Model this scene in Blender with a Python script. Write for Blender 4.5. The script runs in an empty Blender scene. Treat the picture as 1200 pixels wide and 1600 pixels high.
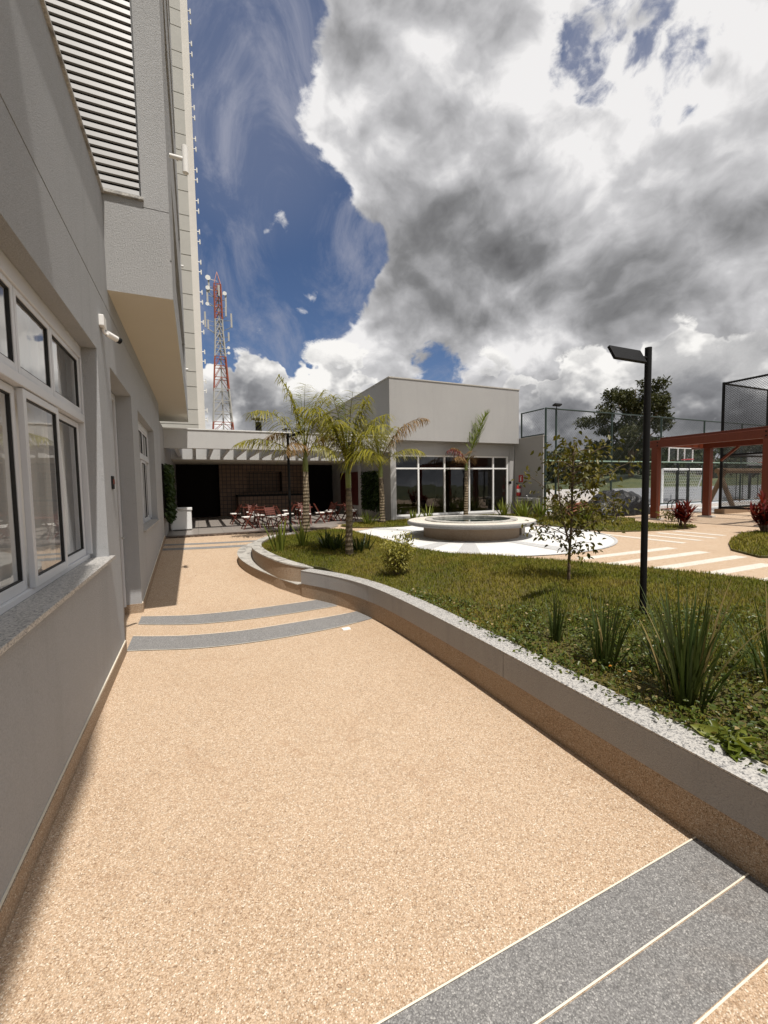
import bpy, math, random
import numpy as np
from mathutils import Vector, Matrix, geometry
from math import sin, cos, pi, radians

SC = bpy.context.scene
COL = SC.collection
random.seed(7)
RNG = np.random.default_rng(11)

# ------------------------------------------------------------------ camera
F_PX, YAW, PITCH, ROLL, EYE = 652.5, 0.41995, 0.06202, 0.01709, 1.6
def cam_axes():
    cy, sy, cp, sp, cr, sr = cos(YAW), sin(YAW), cos(PITCH), sin(PITCH), cos(ROLL), sin(ROLL)
    fwd = Vector((sy*cp, cy*cp, -sp)); right = Vector((cy, -sy, 0)); down = fwd.cross(right)
    return cr*right + sr*down, -sr*right + cr*down, fwd
AX_R, AX_D, AX_F = cam_axes()
cam = bpy.data.cameras.new('camera'); co = bpy.data.objects.new('camera', cam); COL.objects.link(co)
mw = Matrix.Identity(4)
for i in range(3):
    mw[i][0] = AX_R[i]; mw[i][1] = -AX_D[i]; mw[i][2] = -AX_F[i]
mw[2][3] = EYE
co.matrix_world = mw
cam.sensor_fit = 'HORIZONTAL'; cam.sensor_width = 36; cam.lens = F_PX/1200*36
cam.clip_start = 0.05; cam.clip_end = 3000
SC.camera = co
def ray(px, py):
    return AX_R*((px-600)/F_PX) + AX_D*((py-800)/F_PX) + AX_F
def on_z(px, py, z):                      # the place on the level z that is seen there in the photograph
    d = ray(px, py); t = (z-EYE)/d.z
    return Vector((d.x*t, d.y*t, z))
def at_depth(px, py, depth):
    d = ray(px, py)
    return Vector((0, 0, EYE)) + d*depth

# ------------------------------------------------------------------ sun, exposure
SUN_VEC = Vector((0.050, -0.405, 1.0)).normalized()
sl = bpy.data.lights.new('sun', 'SUN'); sl.energy = 5.0; sl.angle = radians(0.53); sl.color = (1.0, 0.945, 0.87)
so = bpy.data.objects.new('sun', sl); COL.objects.link(so)
so.rotation_euler = SUN_VEC.to_track_quat('Z', 'Y').to_euler(); so.location = (0, -10, 40)
SC.view_settings.view_transform = 'Standard'; SC.view_settings.look = 'None'
SC.view_settings.exposure = 0.0; SC.view_settings.gamma = 1.0
SC.cycles.max_bounces = 8; SC.cycles.diffuse_bounces = 4; SC.cycles.transparent_max_bounces = 24
SC.cycles.caustics_reflective = False; SC.cycles.caustics_refractive = False
SC.cycles.use_denoising = True

# ------------------------------------------------------------------ node helpers
class G:
    def __init__(s, tree):
        s.t = tree; s.t.nodes.clear()
    def n(s, typ, ins=None, **props):
        nd = s.t.nodes.new(typ)
        for k, v in props.items(): setattr(nd, k, v)
        for k, v in (ins or {}).items(): s.set(nd.inputs[k], v)
        return nd
    def set(s, sock, v):
        if isinstance(v, bpy.types.NodeSocket): s.t.links.new(v, sock)
        elif isinstance(v, (tuple, list)) and len(v) == 3 and sock.type == 'RGBA': sock.default_value = (*v, 1)
        else: sock.default_value = v
    def m(s, op, a, b=None, c=None, clamp=False):
        nd = s.n('ShaderNodeMath', operation=op, use_clamp=clamp); s.set(nd.inputs[0], a)
        if b is not None: s.set(nd.inputs[1], b)
        if c is not None: s.set(nd.inputs[2], c)
        return nd.outputs[0]
    def vm(s, op, a, b=None):
        nd = s.n('ShaderNodeVectorMath', operation=op); s.set(nd.inputs[0], a)
        if b is not None: s.set(nd.inputs['Scale' if op == 'SCALE' else 1], b)
        return nd.outputs['Value' if op == 'DOT_PRODUCT' else 'Vector']
    def noise(s, vec, scale, detail=4, rough=0.5, dist=0.0, lac=2.0):
        return s.n('ShaderNodeTexNoise', {'Vector': vec, 'Scale': scale, 'Detail': detail, 'Roughness': rough, 'Distortion': dist, 'Lacunarity': lac}).outputs[0]
    def voro(s, vec, scale, feature='F1', out='Distance', rnd=1.0):
        return s.n('ShaderNodeTexVoronoi', {'Vector': vec, 'Scale': scale, 'Randomness': rnd}, feature=feature).outputs[out]
    def mapr(s, v, a, b, c=0.0, d=1.0, smooth=True):
        nd = s.n('ShaderNodeMapRange', {'Value': v, 'From Min': a, 'From Max': b, 'To Min': c, 'To Max': d}, interpolation_type='SMOOTHSTEP' if smooth else 'LINEAR', clamp=True)
        return nd.outputs[0]
    def mix(s, f, a, b, mode='MIX'):
        nd = s.n('ShaderNodeMix', data_type='RGBA', blend_type=mode)
        s.set(nd.inputs[0], f); s.set(nd.inputs[6], a); s.set(nd.inputs[7], b)
        return nd.outputs[2]
    def ramp(s, f, stops, interp='LINEAR'):
        nd = s.n('ShaderNodeValToRGB'); s.set(nd.inputs[0], f); cr = nd.color_ramp; cr.interpolation = interp
        while len(cr.elements) > 1: cr.elements.remove(cr.elements[-1])
        cr.elements[0].position = stops[0][0]; cr.elements[0].color = (*stops[0][1], 1)
        for p, c in stops[1:]:
            e = cr.elements.new(p); e.color = (*c, 1)
        return nd.outputs[0]

# ------------------------------------------------------------------ sky
def build_world():
    w = bpy.data.worlds.new('World'); SC.world = w; w.use_nodes = True
    g = G(w.node_tree)
    sky = g.n('ShaderNodeTexSky', sky_type='NISHITA', sun_disc=False, sun_elevation=radians(67.8), sun_rotation=radians(173),
              altitude=700, air_density=1.0, dust_density=0.3, ozone_density=2.0).outputs[0]
    d = g.vm('NORMALIZE', g.n('ShaderNodeTexCoord').outputs['Generated'])
    sp = g.n('ShaderNodeSeparateXYZ', {0: d}).outputs
    zz = g.m('ADD', g.m('MAXIMUM', sp[2], 0.0), 0.22)
    u = g.n('ShaderNodeCombineXYZ', {0: g.m('DIVIDE', sp[0], zz), 1: g.m('DIVIDE', sp[1], zz), 2: 0.0}).outputs[0]
    def at(off): return g.vm('ADD', u, off)
    def blobs(lst):
        tot = None
        for px, py, rad, amp in lst:
            c = ray(px, py).normalized()
            b = g.mapr(g.vm('DOT_PRODUCT', d, tuple(c)), cos(rad/F_PX), 1.0, 0.0, amp)
            tot = b if tot is None else g.m('ADD', tot, b)
        return tot
    def mul(a, b): return g.m('MULTIPLY', a, b)
    def cen(a, k): return g.m('MULTIPLY', g.m('SUBTRACT', a, 0.5), k)
    def add(*a):
        t = a[0]
        for x in a[1:]: t = g.m('ADD', t, x)
        return t
    blue = g.mix(1.0, sky, SKY_TINT, 'MULTIPLY')
    veil = g.noise(g.vm('ADD', g.vm('MULTIPLY', d, (1.0, 1.0, 0.8)), (3.1, 1.7, 0)), 5.5, 10, 0.66, 0.8)
    base = g.mix(add(g.mapr(veil, 0.42, 0.70, 0.0, 0.62), blobs(VEIL)), blue, VEIL_COL)
    # the big cumulus deck
    q = g.vm('MULTIPLY', d, (1.0, 1.0, 1.25))
    wv = g.n('ShaderNodeTexNoise', {'Vector': q, 'Scale': 3.0, 'Detail': 4, 'Roughness': 0.55}).outputs['Color']
    q = g.vm('ADD', q, g.vm('SCALE', g.vm('SUBTRACT', wv, (0.5, 0.5, 0.5)), 0.16))
    def dk(off): return g.vm('ADD', q, off)
    n1 = g.noise(dk((0.35, 0.9, 3.0)), 2.6, 5, 0.55)
    nf = g.noise(dk((4.0, 2.0, 1.0)), 11.0, 8, 0.60)
    def bill(off, sc): return g.m('ABSOLUTE', cen(g.noise(dk(off), sc, 4, 0.5), 2.0))
    bil = bill((9.0, 1.0, 2.0), 7.5)
    den = add(cen(n1, 1.5), cen(nf, 1.25), mul(bil, -0.55), blobs(COVER), 0.32)
    mask = g.mapr(den, 0.0, 0.20)
    thick = g.mapr(den, 0.03, 0.60)
    up = (-0.012, -0.018, 0.036)
    n2 = g.noise(dk((7.7, 3.3, 0.4)), 4.4, 9, 0.50); n3 = g.noise(dk((7.7+up[0], 3.3+up[1], 0.4+up[2])), 4.4, 9, 0.50)
    t = add(0.96, mul(thick, -0.12), cen(n2, 0.36), mul(g.m('SUBTRACT', n2, n3), 2.5), cen(nf, 0.16), mul(bil, 0.08), blobs(SHADE))
    col = g.mix(mask, base, g.ramp(t, CLOUD_RAMP))
    # towering cumulus near the horizon, bright tops over grey feet
    v = g.vm('MULTIPLY', d, (1.0, 1.0, 1.3))
    v = g.vm('ADD', v, g.vm('SCALE', g.vm('SUBTRACT', wv, (0.5, 0.5, 0.5)), 0.05))
    def cn(off): return g.m('SUBTRACT', g.noise(g.vm('ADD', v, off), 7.5, 7, 0.52), mul(g.m('ABSOLUTE', cen(g.noise(g.vm('ADD', v, off), 15, 3, 0.5), 2.0)), 0.22))
    c0 = cn((1.3, 0.2, 5.0)); c1 = cn((1.282, 0.165, 5.045))
    low = g.noise(g.vm('ADD', v, (2.0, 8.0, 1.0)), 4.5, 3, 0.5)
    el = add(sp[2], cen(low, -0.22), blobs(CUM))
    thr = g.mapr(el, 0.04, 0.25, 0.10, 0.66, smooth=False)
    over = g.m('SUBTRACT', c0, thr)
    m2 = g.mapr(over, 0.0, 0.05)
    t2 = add(0.72, mul(g.m('SUBTRACT', c0, c1), 2.3), g.mapr(over, 0.03, 0.34, 0.0, -0.34), g.mapr(over, 0.0, 0.09, 0.25, 0.0), cen(nf, 0.35), cen(n2, 0.5), blobs(CSHADE))
    col = g.mix(m2, col, g.ramp(t2, CUM_RAMP))
    col = g.mix(g.mapr(sp[2], 0.0, 0.09, 0.5, 0.0), col, (3.4, 3.6, 4.0))
    bg = g.n('ShaderNodeBackground', {'Color': col, 'Strength': SKY_STRENGTH})
    out = g.n('ShaderNodeOutputWorld', {'Surface': bg.outputs[0]})
SKY_STRENGTH = 0.1
SKY_TINT = (0.66, 0.70, 0.80)
VEIL_COL = (3.6, 3.75, 4.6)
VEIL = [(330, 60, 200, 0.14), (420, 200, 140, 0.10), (960, 100, 200, 0.3), (860, 460, 90, 0.15)]
COVER = [(2600, 200, 900, 0.42), (440, 40, 190, -0.60), (350, 200, 230, -0.50), (390, 400, 190, -0.60), (550, 350, 90, -0.62), (590, 420, 70, -0.35), (525, 262, 100, 0.50), (435, 368, 46, 0.95), (468, 458, 40, 1.0), (480, 490, 130, -0.5), (730, 575, 130, -0.60), (860, 450, 90, -0.70), (700, 550, 80, -0.35), (960, 90, 150, -0.40), (900, 40, 110, -0.28), (1060, 60, 120, -0.22), (1150, 60, 110, -0.3),
         (720, 250, 330, 0.36), (1120, 300, 420, 0.36), (640, 20, 150, 0.4), (560, 200, 100, 0.30), (700, 460, 150, 0.35)]
SHADE = [(690, 420, 185, -0.50), (640, -20, 150, -0.34), (950, 560, 150, -0.34), (1090, 410, 140, -0.22), (620, 300, 90, -0.10), (590, 190, 200, 0.10), (770, 170, 170, 0.10), (790, 520, 100, 0.1)]
CUM = [(450, 560, 170, -0.11), (880, 590, 200, -0.075), (1120, 590, 200, -0.06)]
CSHADE = [(1180, 620, 120, -0.10)]
CLOUD_RAMP = [(0.0, (1.35, 1.34, 1.38)), (0.3, (2.3, 2.3, 2.36)), (0.55, (3.9, 3.88, 3.98)), (0.8, (6.0, 5.95, 6.05)), (1.0, (8.8, 8.65, 8.6))]
CUM_RAMP = [(0.0, (1.5, 1.52, 1.62)), (0.35, (2.7, 2.72, 2.85)), (0.7, (5.6, 5.55, 5.55)), (1.0, (9.6, 9.4, 9.1))]
build_world()

# ------------------------------------------------------------------ materials
def material(name, fn):
    m = bpy.data.materials.new(name); m.use_nodes = True
    g = G(m.node_tree); out = g.n('ShaderNodeOutputMaterial')
    g.t.links.new(fn(g), out.inputs['Surface']); return m
def pos(g): return g.n('ShaderNodeNewGeometry').outputs['Position']
def objc(g): return g.n('ShaderNodeTexCoord').outputs['Object']
def bsdf(g, col, rough=0.7, bump=None, bdist=0.01, bstr=1.0, metal=0.0, spec=0.5, **kw):
    ins = {'Base Color': col, 'Roughness': rough, 'Metallic': metal, 'Specular IOR Level': spec}
    ins.update(kw)
    if bump is not None:
        ins['Normal'] = g.n('ShaderNodeBump', {'Height': bump, 'Distance': bdist, 'Strength': bstr}).outputs[0]
    return g.n('ShaderNodeBsdfPrincipled', ins).outputs[0]
def plain(name, col, rough=0.6, metal=0.0, var=0.12, scale=6.0, bump=0.0, bscale=60, spec=0.5):
    def f(g):
        p = objc(g); n = g.noise(p, scale, 5, 0.6)
        c = g.mix(n, tuple(x*(1-var) for x in col), tuple(min(1, x*(1+var)) for x in col))
        b = g.noise(p, bscale, 3) if bump else None
        return bsdf(g, c, rough, b, bump, 1.0, metal, spec)
    return material(name, f)
def stucco(name, col, grain=1.0, streak=0.0):
    def f(g):
        p = pos(g)
        big = g.noise(p, 0.9, 5, 0.6); fine = g.noise(p, 130, 4, 0.7)
        c = g.mix(big, tuple(x*0.9 for x in col), tuple(x*1.07 for x in col))
        if streak:
            sv = g.noise(g.vm('MULTIPLY', p, (5, 5, 0.35)), 1.0, 5, 0.6)
            c = g.mix(g.mapr(sv, 0.5, 0.75, 0, streak*1.5), c, tuple(x*0.70 for x in col))
            hair = g.m('ABSOLUTE', g.m('SUBTRACT', g.noise(g.vm('MULTIPLY', p, (1, 1, 0.6)), 1.3, 6, 0.6, 1.0), 0.5)); c = g.mix(g.mapr(hair, 0.0, 0.0022, 0.35, 0.0), c, tuple(x*0.6 for x in col))
        c = g.mix(g.mapr(fine, 0.25, 0.75), g.mix(1, c, (0.78,)*3, 'MULTIPLY'), c)
        h = g.m('ADD', g.m('MULTIPLY', fine, 1.0), g.m('MULTIPLY', g.noise(p, 48, 3, 0.6), 0.35))
        return bsdf(g, c, 0.85, h, 0.013*grain, 1.0, spec=0.3)
    return material(name, f)
def fulget(name, stops, scale=225, tone=0.14, bump=0.0012, stain=(0.85, 0.8, 0.74)):
    def f(g):
        p = pos(g)
        cells = g.n('ShaderNodeTexVoronoi', {'Vector': p, 'Scale': scale}, feature='F1')
        sepc = g.n('ShaderNodeSeparateColor', {0: cells.outputs['Color']}).outputs[0]
        c = g.ramp(sepc, stops)
        mid = g.voro(p, scale*0.42, 'F1', 'Color'); ms = g.n('ShaderNodeSeparateColor', {0: mid}).outputs[1]
        c = g.mix(g.mapr(ms, 0.92, 0.95, 0, 0.30), c, tuple(x*0.5 for x in stops[1][1]))
        edge = g.mapr(cells.outputs['Distance'], 0.35, 0.75, 1.0, 0.72)
        c = g.mix(1.0, c, g.n('ShaderNodeCombineXYZ', {0: edge, 1: edge, 2: edge}).outputs[0], 'MULTIPLY')
        big = g.noise(p, 0.8, 6, 0.62, 0.4); med = g.noise(p, 5.5, 4, 0.6)
        blot = g.noise(g.vm('ADD', p, (3.0, 1.0, 0.0)), 1.9, 7, 0.7, 1.2)
        c = g.mix(g.mapr(blot, 0.54, 0.74, 0, 0.45), c, g.mix(1, c, (0.80, 0.70, 0.62), 'MULTIPLY'))
        c = g.mix(g.mapr(blot, 0.42, 0.28, 0, 0.6), c, g.mix(1, c, (1.10, 1.10, 1.14), 'MULTIPLY'))
        spot = g.noise(p, 14, 3, 0.5); c = g.mix(g.mapr(spot, 0.70, 0.76, 0, 0.30), c, g.mix(1, c, (0.62, 0.58, 0.55), 'MULTIPLY'))
        c = g.mix(g.m('MULTIPLY', g.mapr(big, 0.42, 0.72), tone*2.2), c, g.mix(1, c, stain, 'MULTIPLY'))
        c = g.mix(g.mapr(med, 0.3, 0.7, 0, tone), c, g.mix(1, c, (1.16, 1.14, 1.1), 'MULTIPLY'))
        return bsdf(g, c, 0.75, g.m('MULTIPLY', cells.outputs['Distance'], -1.0), bump, 0.8, spec=0.35)
    return material(name, f)
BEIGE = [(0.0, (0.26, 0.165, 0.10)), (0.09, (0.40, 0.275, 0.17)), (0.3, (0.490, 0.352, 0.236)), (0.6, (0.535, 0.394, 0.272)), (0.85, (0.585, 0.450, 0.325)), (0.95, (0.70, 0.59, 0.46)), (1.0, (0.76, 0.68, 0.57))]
GREYF = [(0.0, (0.14, 0.137, 0.135)), (0.3, (0.195, 0.19, 0.187)), (0.6, (0.24, 0.235, 0.232)), (0.9, (0.30, 0.295, 0.285)), (1.0, (0.42, 0.41, 0.395))]
LGREYF = [(0.0, (0.36, 0.36, 0.36)), (0.4, (0.50, 0.50, 0.50)), (1.0, (0.64, 0.64, 0.63))]
WHITEF = [(0.0, (0.55, 0.54, 0.52)), (0.3, (0.72, 0.71, 0.69)), (1.0, (0.86, 0.86, 0.85))]
PALEF = [(0.0, (0.50, 0.45, 0.37)), (0.4, (0.66, 0.62, 0.54)), (1.0, (0.82, 0.79, 0.73))]
M = {}
M['wall'] = stucco('grey_stucco', (0.475, 0.482, 0.495), 0.9, 0.16)
M['wall_smooth'] = stucco('grey_painted_wall', (0.425, 0.418, 0.412), 0.35, 0.12)
M['beam_white'] = stucco('off_white_painted_beam', (0.60, 0.595, 0.585), 0.3, 0.08)
M['planter_grey'] = stucco('dark_grey_planter_render', (0.375, 0.37, 0.37), 0.4, 0.25)
M['upper'] = stucco('rough_grey_stucco', (0.45, 0.45, 0.45), 0.8, 0.10)
M['soffit'] = plain('cream_soffit', (0.62, 0.565, 0.465), 0.8, var=0.04, scale=1.5)
M['fulget'] = fulget('beige_pebble_render', BEIGE)
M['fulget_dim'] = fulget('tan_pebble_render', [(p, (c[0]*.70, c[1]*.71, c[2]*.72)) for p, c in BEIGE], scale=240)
M['fulget_grey'] = fulget('grey_pebble_render', GREYF, stain=(0.8, 0.8, 0.8))
M['fulget_white'] = fulget('white_pebble_render', WHITEF, stain=(0.92, 0.92, 0.92))
M['fulget_pale'] = fulget('pale_pebble_render', PALEF)
M['fulget_lgrey'] = fulget('light_grey_pebble_render', LGREYF, stain=(0.9, 0.9, 0.9))
M['line'] = plain('cream_joint_strip', (0.70, 0.65, 0.54), 0.6)
def granite(g):
    p = pos(g)
    a = g.noise(p, 58, 6, 0.72, 0.6); b = g.voro(p, 150, 'F1', 'Color'); s = g.n('ShaderNodeSeparateColor', {0: b}).outputs[0]
    c = g.ramp(g.m('ADD', g.m('MULTIPLY', a, 0.62), g.m('MULTIPLY', s, 0.38)), [(0.24, (0.06, 0.06, 0.065)), (0.38, (0.24, 0.235, 0.23)), (0.50, (0.42, 0.405, 0.385)), (0.78, (0.54, 0.52, 0.485))])
    big = g.noise(p, 9, 4, 0.6); c = g.mix(g.mapr(big, 0.55, 0.75, 0, 0.5), c, (0.40, 0.39, 0.39))
    return bsdf(g, c, 0.45, a, 0.001)
M['granite'] = material('speckled_granite', granite)
def stained_granite(g):
    p = pos(g)
    a = g.noise(p, 60, 6, 0.7); big = g.noise(p, 4.2, 6, 0.65, 0.6)
    c = g.ramp(a, [(0.3, (0.22, 0.21, 0.20)), (0.55, (0.46, 0.44, 0.40)), (0.8, (0.60, 0.58, 0.54))])
    c = g.mix(g.mapr(big, 0.48, 0.62, 0, 0.75), c, (0.13, 0.12, 0.11))
    return bsdf(g, c, 0.6, a, 0.0015)
M['granite_stained'] = material('stained_granite', stained_granite)
M['white_metal'] = plain('white_powder_coat', (0.80, 0.80, 0.79), 0.35, var=0.03)
M['frame'] = plain('window_aluminium', (0.60, 0.61, 0.635), 0.35, var=0.05)
M['black_metal'] = plain('black_powder_coat', (0.006, 0.006, 0.0065), 0.6, var=0.2, spec=0.2)
M['dark'] = plain('dark_interior', (0.014, 0.012, 0.011), 0.9, spec=0.1)
M['louvre'] = plain('grey_louvre_slats', (0.31, 0.305, 0.30), 0.45, var=0.05)
M['rubber'] = plain('black_gasket', (0.01, 0.01, 0.01), 0.6)
M['curtain'] = plain('grey_curtain', (0.74, 0.73, 0.71), 0.9, var=0.06)
M['pvc'] = plain('white_pvc', (0.80, 0.79, 0.77), 0.4, var=0.03)
M['tower_panel'] = stucco('pale_tower_panel', (0.50, 0.485, 0.45), 0.6)
M['tower_white'] = stucco('cream_tower_wall', (0.80, 0.765, 0.72), 0.6)
M['groove'] = plain('dark_groove', (0.12, 0.115, 0.11), 0.9)
def glass_fn(tint, refl=1.0, rough=0.015):
    def f(g):
        ge = g.n('ShaderNodeNewGeometry').outputs; cs = g.m('ABSOLUTE', g.vm('DOT_PRODUCT', ge['Normal'], ge['Incoming']))
        fr = g.m('ADD', 0.043, g.m('MULTIPLY', g.m('POWER', g.m('SUBTRACT', 1.0, cs, clamp=True), 5.0), 0.957))
        wob = g.n('ShaderNodeBump', {'Height': g.noise(pos(g), 2.2, 2), 'Distance': 0.004, 'Strength': 0.35}).outputs[0]
        gl = g.n('ShaderNodeBsdfGlossy', {'Color': (1, 1, 1, 1), 'Roughness': rough, 'Normal': wob}).outputs[0]
        tr = g.n('ShaderNodeBsdfTransparent', {'Color': (*tint, 1)}).outputs[0]
        f2 = g.m('ADD', g.m('MULTIPLY', fr, 1.5*refl), 0.03*refl, clamp=True)
        return g.n('ShaderNodeMixShader', {0: f2, 1: tr, 2: gl}).outputs[0]
    return f
M['glass'] = material('window_glass', glass_fn((0.93, 0.935, 0.93), 0.85))
M['glass_dark'] = material('tinted_glass', glass_fn((0.36, 0.35, 0.34), 0.9))
def wood_fn(a, b, rough=0.4):
    def f(g):
        p = objc(g)
        n = g.noise(g.vm('MULTIPLY', p, (9, 9, 1.2)), 5, 6, 0.65, 0.4)
        return bsdf(g, g.mix(n, a, b), rough, n, 0.001)
    return f
M['red_wood'] = material('varnished_red_wood', wood_fn((0.085, 0.014, 0.004), (0.17, 0.031, 0.008), 0.5))
M['chair_wood'] = material('red_brown_slats', wood_fn((0.075, 0.012, 0.005), (0.15, 0.027, 0.009), 0.6))
M['log'] = material('weathered_log', wood_fn((0.16, 0.10, 0.055), (0.30, 0.20, 0.12), 0.8))
M['cushion'] = plain('white_cushion', (0.78, 0.76, 0.72), 0.9, var=0.05)
def brown_tile(g):
    p = pos(g); bk = g.n('ShaderNodeTexBrick', {'Vector': g.n('ShaderNodeCombineXYZ', {0: g.n('ShaderNodeSeparateXYZ', {0: p}).outputs[0], 1: g.n('ShaderNodeSeparateXYZ', {0: p}).outputs[2]}).outputs[0],
          'Color1': (0.20, 0.118, 0.072, 1), 'Color2': (0.15, 0.088, 0.056, 1), 'Mortar': (0.04, 0.026, 0.018, 1), 'Scale': 1.0, 'Mortar Size': 0.012, 'Brick Width': 0.16, 'Row Height': 0.16}, offset=0.0)
    return bsdf(g, bk.outputs[0], 0.45, bk.outputs[1], -0.004)
M['brown_tile'] = material('brown_glazed_tile', brown_tile)
def floor_tile(g):
    p = pos(g); bk = g.n('ShaderNodeTexBrick', {'Vector': p, 'Color1': (0.30, 0.27, 0.24, 1), 'Color2': (0.27, 0.24, 0.22, 1), 'Mortar': (0.12, 0.11, 0.10, 1), 'Scale': 1.0, 'Mortar Size': 0.004, 'Brick Width': 0.6, 'Row Height': 0.6}, offset=0.0)
    return bsdf(g, bk.outputs[0], 0.35)
M['floor_tile'] = material('beige_porcelain_floor', floor_tile)
def edge_tile(g):
    p = pos(g); n = g.voro(p, 26, 'F1', 'Color'); s = g.n('ShaderNodeSeparateColor', {0: n}).outputs[0]
    return bsdf(g, g.ramp(s, [(0, (0.03, 0.018, 0.013)), (0.6, (0.075, 0.048, 0.033)), (1, (0.17, 0.13, 0.095))]), 0.5)
M['edge_tile'] = material('patterned_brown_edging', edge_tile)
def water_fn(g):
    p = pos(g); n = g.noise(p, 5, 3)
    return bsdf(g, (0.006, 0.022, 0.016), 0.03, n, 0.004, 0.25, spec=0.6)
M['water'] = material('dark_green_water', water_fn)
M['maroon'] = plain('maroon_paint', (0.075, 0.012, 0.010), 0.5)
M['red_paint'] = plain('red_paint', (0.45, 0.02, 0.02), 0.4)
M['steel'] = plain('brushed_steel', (0.55, 0.55, 0.54), 0.35, metal=0.9)
M['fence_green'] = plain('dark_green_fence', (0.016, 0.035, 0.028), 0.5)
M['rail_green'] = plain('pale_green_rail', (0.22, 0.32, 0.25), 0.5)
M['court_white'] = stucco('white_court_wall', (0.72, 0.71, 0.70), 0.4)
M['court_grey'] = stucco('grey_court_wall', (0.36, 0.37, 0.39), 0.4)
M['concrete'] = plain('pale_concrete', (0.46, 0.44, 0.41), 0.85, var=0.15, bump=0.002)
M['mast_red'] = plain('orange_red_mast', (0.33, 0.085, 0.045), 0.5)
M['mast_white'] = plain('white_mast', (0.44, 0.42, 0.39), 0.5)
M['brick'] = plain('clay_brick', (0.26, 0.11, 0.06), 0.85, var=0.35, scale=14)
def tarp_fn(g):
    p = objc(g); n = g.noise(p, 4.5, 6, 0.6, 0.6)
    return bsdf(g, (0.006, 0.006, 0.007), 0.3, n, 0.08, 1.0, spec=0.35)
M['tarp'] = material('black_plastic_sheet', tarp_fn)
M['pebble'] = fulget('white_gravel_bed', [(0, (0.25, 0.25, 0.25)), (0.4, (0.5, 0.5, 0.49)), (1, (0.75, 0.74, 0.72))], scale=14, bump=0.02)
def leaf_fn(a, b, trans=0.35, rough=0.45, pscale=3.0, dead=0.0):
    def f(g):
        r = g.n('ShaderNodeNewGeometry').outputs['Random Per Island']
        n = g.noise(pos(g), pscale, 4, 0.6)
        c = g.mix(g.m('ADD', g.m('MULTIPLY', r, 0.6), g.m('MULTIPLY', n, 0.4)), a, b)
        if dead:
            r2 = g.m('FRACT', g.m('MULTIPLY', r, 37.0)); c = g.mix(g.mapr(r2, 1-dead, 1-dead*.6), c, (0.30, 0.23, 0.10))
        pr = bsdf(g, c, rough, spec=0.3)
        tl = g.n('ShaderNodeBsdfTranslucent', {'Color': g.mix(1, c, (1.1, 1.15, 0.6), 'MULTIPLY')}).outputs[0]
        return g.n('ShaderNodeMixShader', {0: trans, 1: pr, 2: tl}).outputs[0]
    return f
def grass_leaf(g):
    p = pos(g); r = g.n('ShaderNodeNewGeometry').outputs['Random Per Island']
    a = g.noise(p, 0.9, 5, 0.6, 0.5); b = g.noise(p, 7, 4, 0.6)
    c = g.mix(g.mapr(a, 0.38, 0.62), (0.165, 0.175, 0.024), (0.265, 0.225, 0.040))
    c = g.mix(g.mapr(b, 0.45, 0.75, 0, 0.8), c, (0.105, 0.13, 0.018))
    dry = g.noise(g.vm('ADD', p, (5, 2, 0)), 1.5, 6, 0.65, 0.8); c = g.mix(g.mapr(dry, 0.54, 0.68, 0, 0.65), c, (0.235, 0.165, 0.050))
    c = g.mix(g.mapr(r, 0.88, 0.98), c, (0.29, 0.235, 0.07))
    c = g.mix(g.mapr(r, 0.0, 0.4, 0.5, 0.0), c, (0.065, 0.085, 0.013))
    tl = g.n('ShaderNodeBsdfTranslucent', {'Color': c}).outputs[0]
    return g.n('ShaderNodeMixShader', {0: 0.25, 1: bsdf(g, c, 0.7, spec=0.05), 2: tl}).outputs[0]
M['grass'] = material('grass_blades', grass_leaf)
def lawn_fn(g):
    p = pos(g); a = g.noise(p, 0.9, 5, 0.6, 0.5); b = g.noise(p, 40, 4, 0.7)
    c = g.mix(g.mapr(a, 0.38, 0.62), (0.075, 0.075, 0.014), (0.12, 0.095, 0.024))
    c = g.mix(g.mapr(b, 0.45, 0.7), c, (0.05, 0.04, 0.016))
    return bsdf(g, c, 0.9, b, 0.02)
M['lawn'] = material('lawn_soil', lawn_fn)
M['cover_leaf'] = material('ground_cover_leaves', leaf_fn((0.025, 0.055, 0.008), (0.13, 0.145, 0.025), 0.25, 0.35, 6, 0.06))
M['strap'] = material('strap_leaves', leaf_fn((0.022, 0.045, 0.012), (0.085, 0.105, 0.028), 0.25, 0.32, 5, 0.07))
M['strap_light'] = material('lily_leaves', leaf_fn((0.075, 0.12, 0.016), (0.26, 0.27, 0.05), 0.3, 0.4, 5, 0.05))
M['palm'] = material('palm_leaflets', leaf_fn((0.145, 0.15, 0.016), (0.36, 0.31, 0.045), 0.35, 0.4, 4))
M['palm_dry'] = material('dry_palm_leaflets', leaf_fn((0.14, 0.075, 0.022), (0.27, 0.165, 0.06), 0.2, 0.7, 4))
M['palm_green'] = material('spear_palm_leaflets', leaf_fn((0.08, 0.13, 0.014), (0.20, 0.23, 0.035), 0.35, 0.4, 4))
M['tree_leaf'] = material('young_tree_leaves', leaf_fn((0.030, 0.045, 0.007), (0.19, 0.15, 0.022), 0.3, 0.4, 3))
M['shrub_leaf'] = material('yellow_green_shrub_leaves', leaf_fn((0.12, 0.135, 0.02), (0.42, 0.36, 0.08), 0.3, 0.45, 6))
M['red_leaf'] = material('red_cordyline_leaves', leaf_fn((0.045, 0.006, 0.006), (0.19, 0.020, 0.016), 0.35, 0.35, 5))
M['euc_leaf'] = material('eucalyptus_leaves', leaf_fn((0.026, 0.034, 0.012), (0.085, 0.085, 0.032), 0.2, 0.5, 0.7))
M['far_leaf'] = material('far_tree_leaves', leaf_fn((0.018, 0.028, 0.008), (0.065, 0.075, 0.022), 0.2, 0.6, 0.25))
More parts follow.
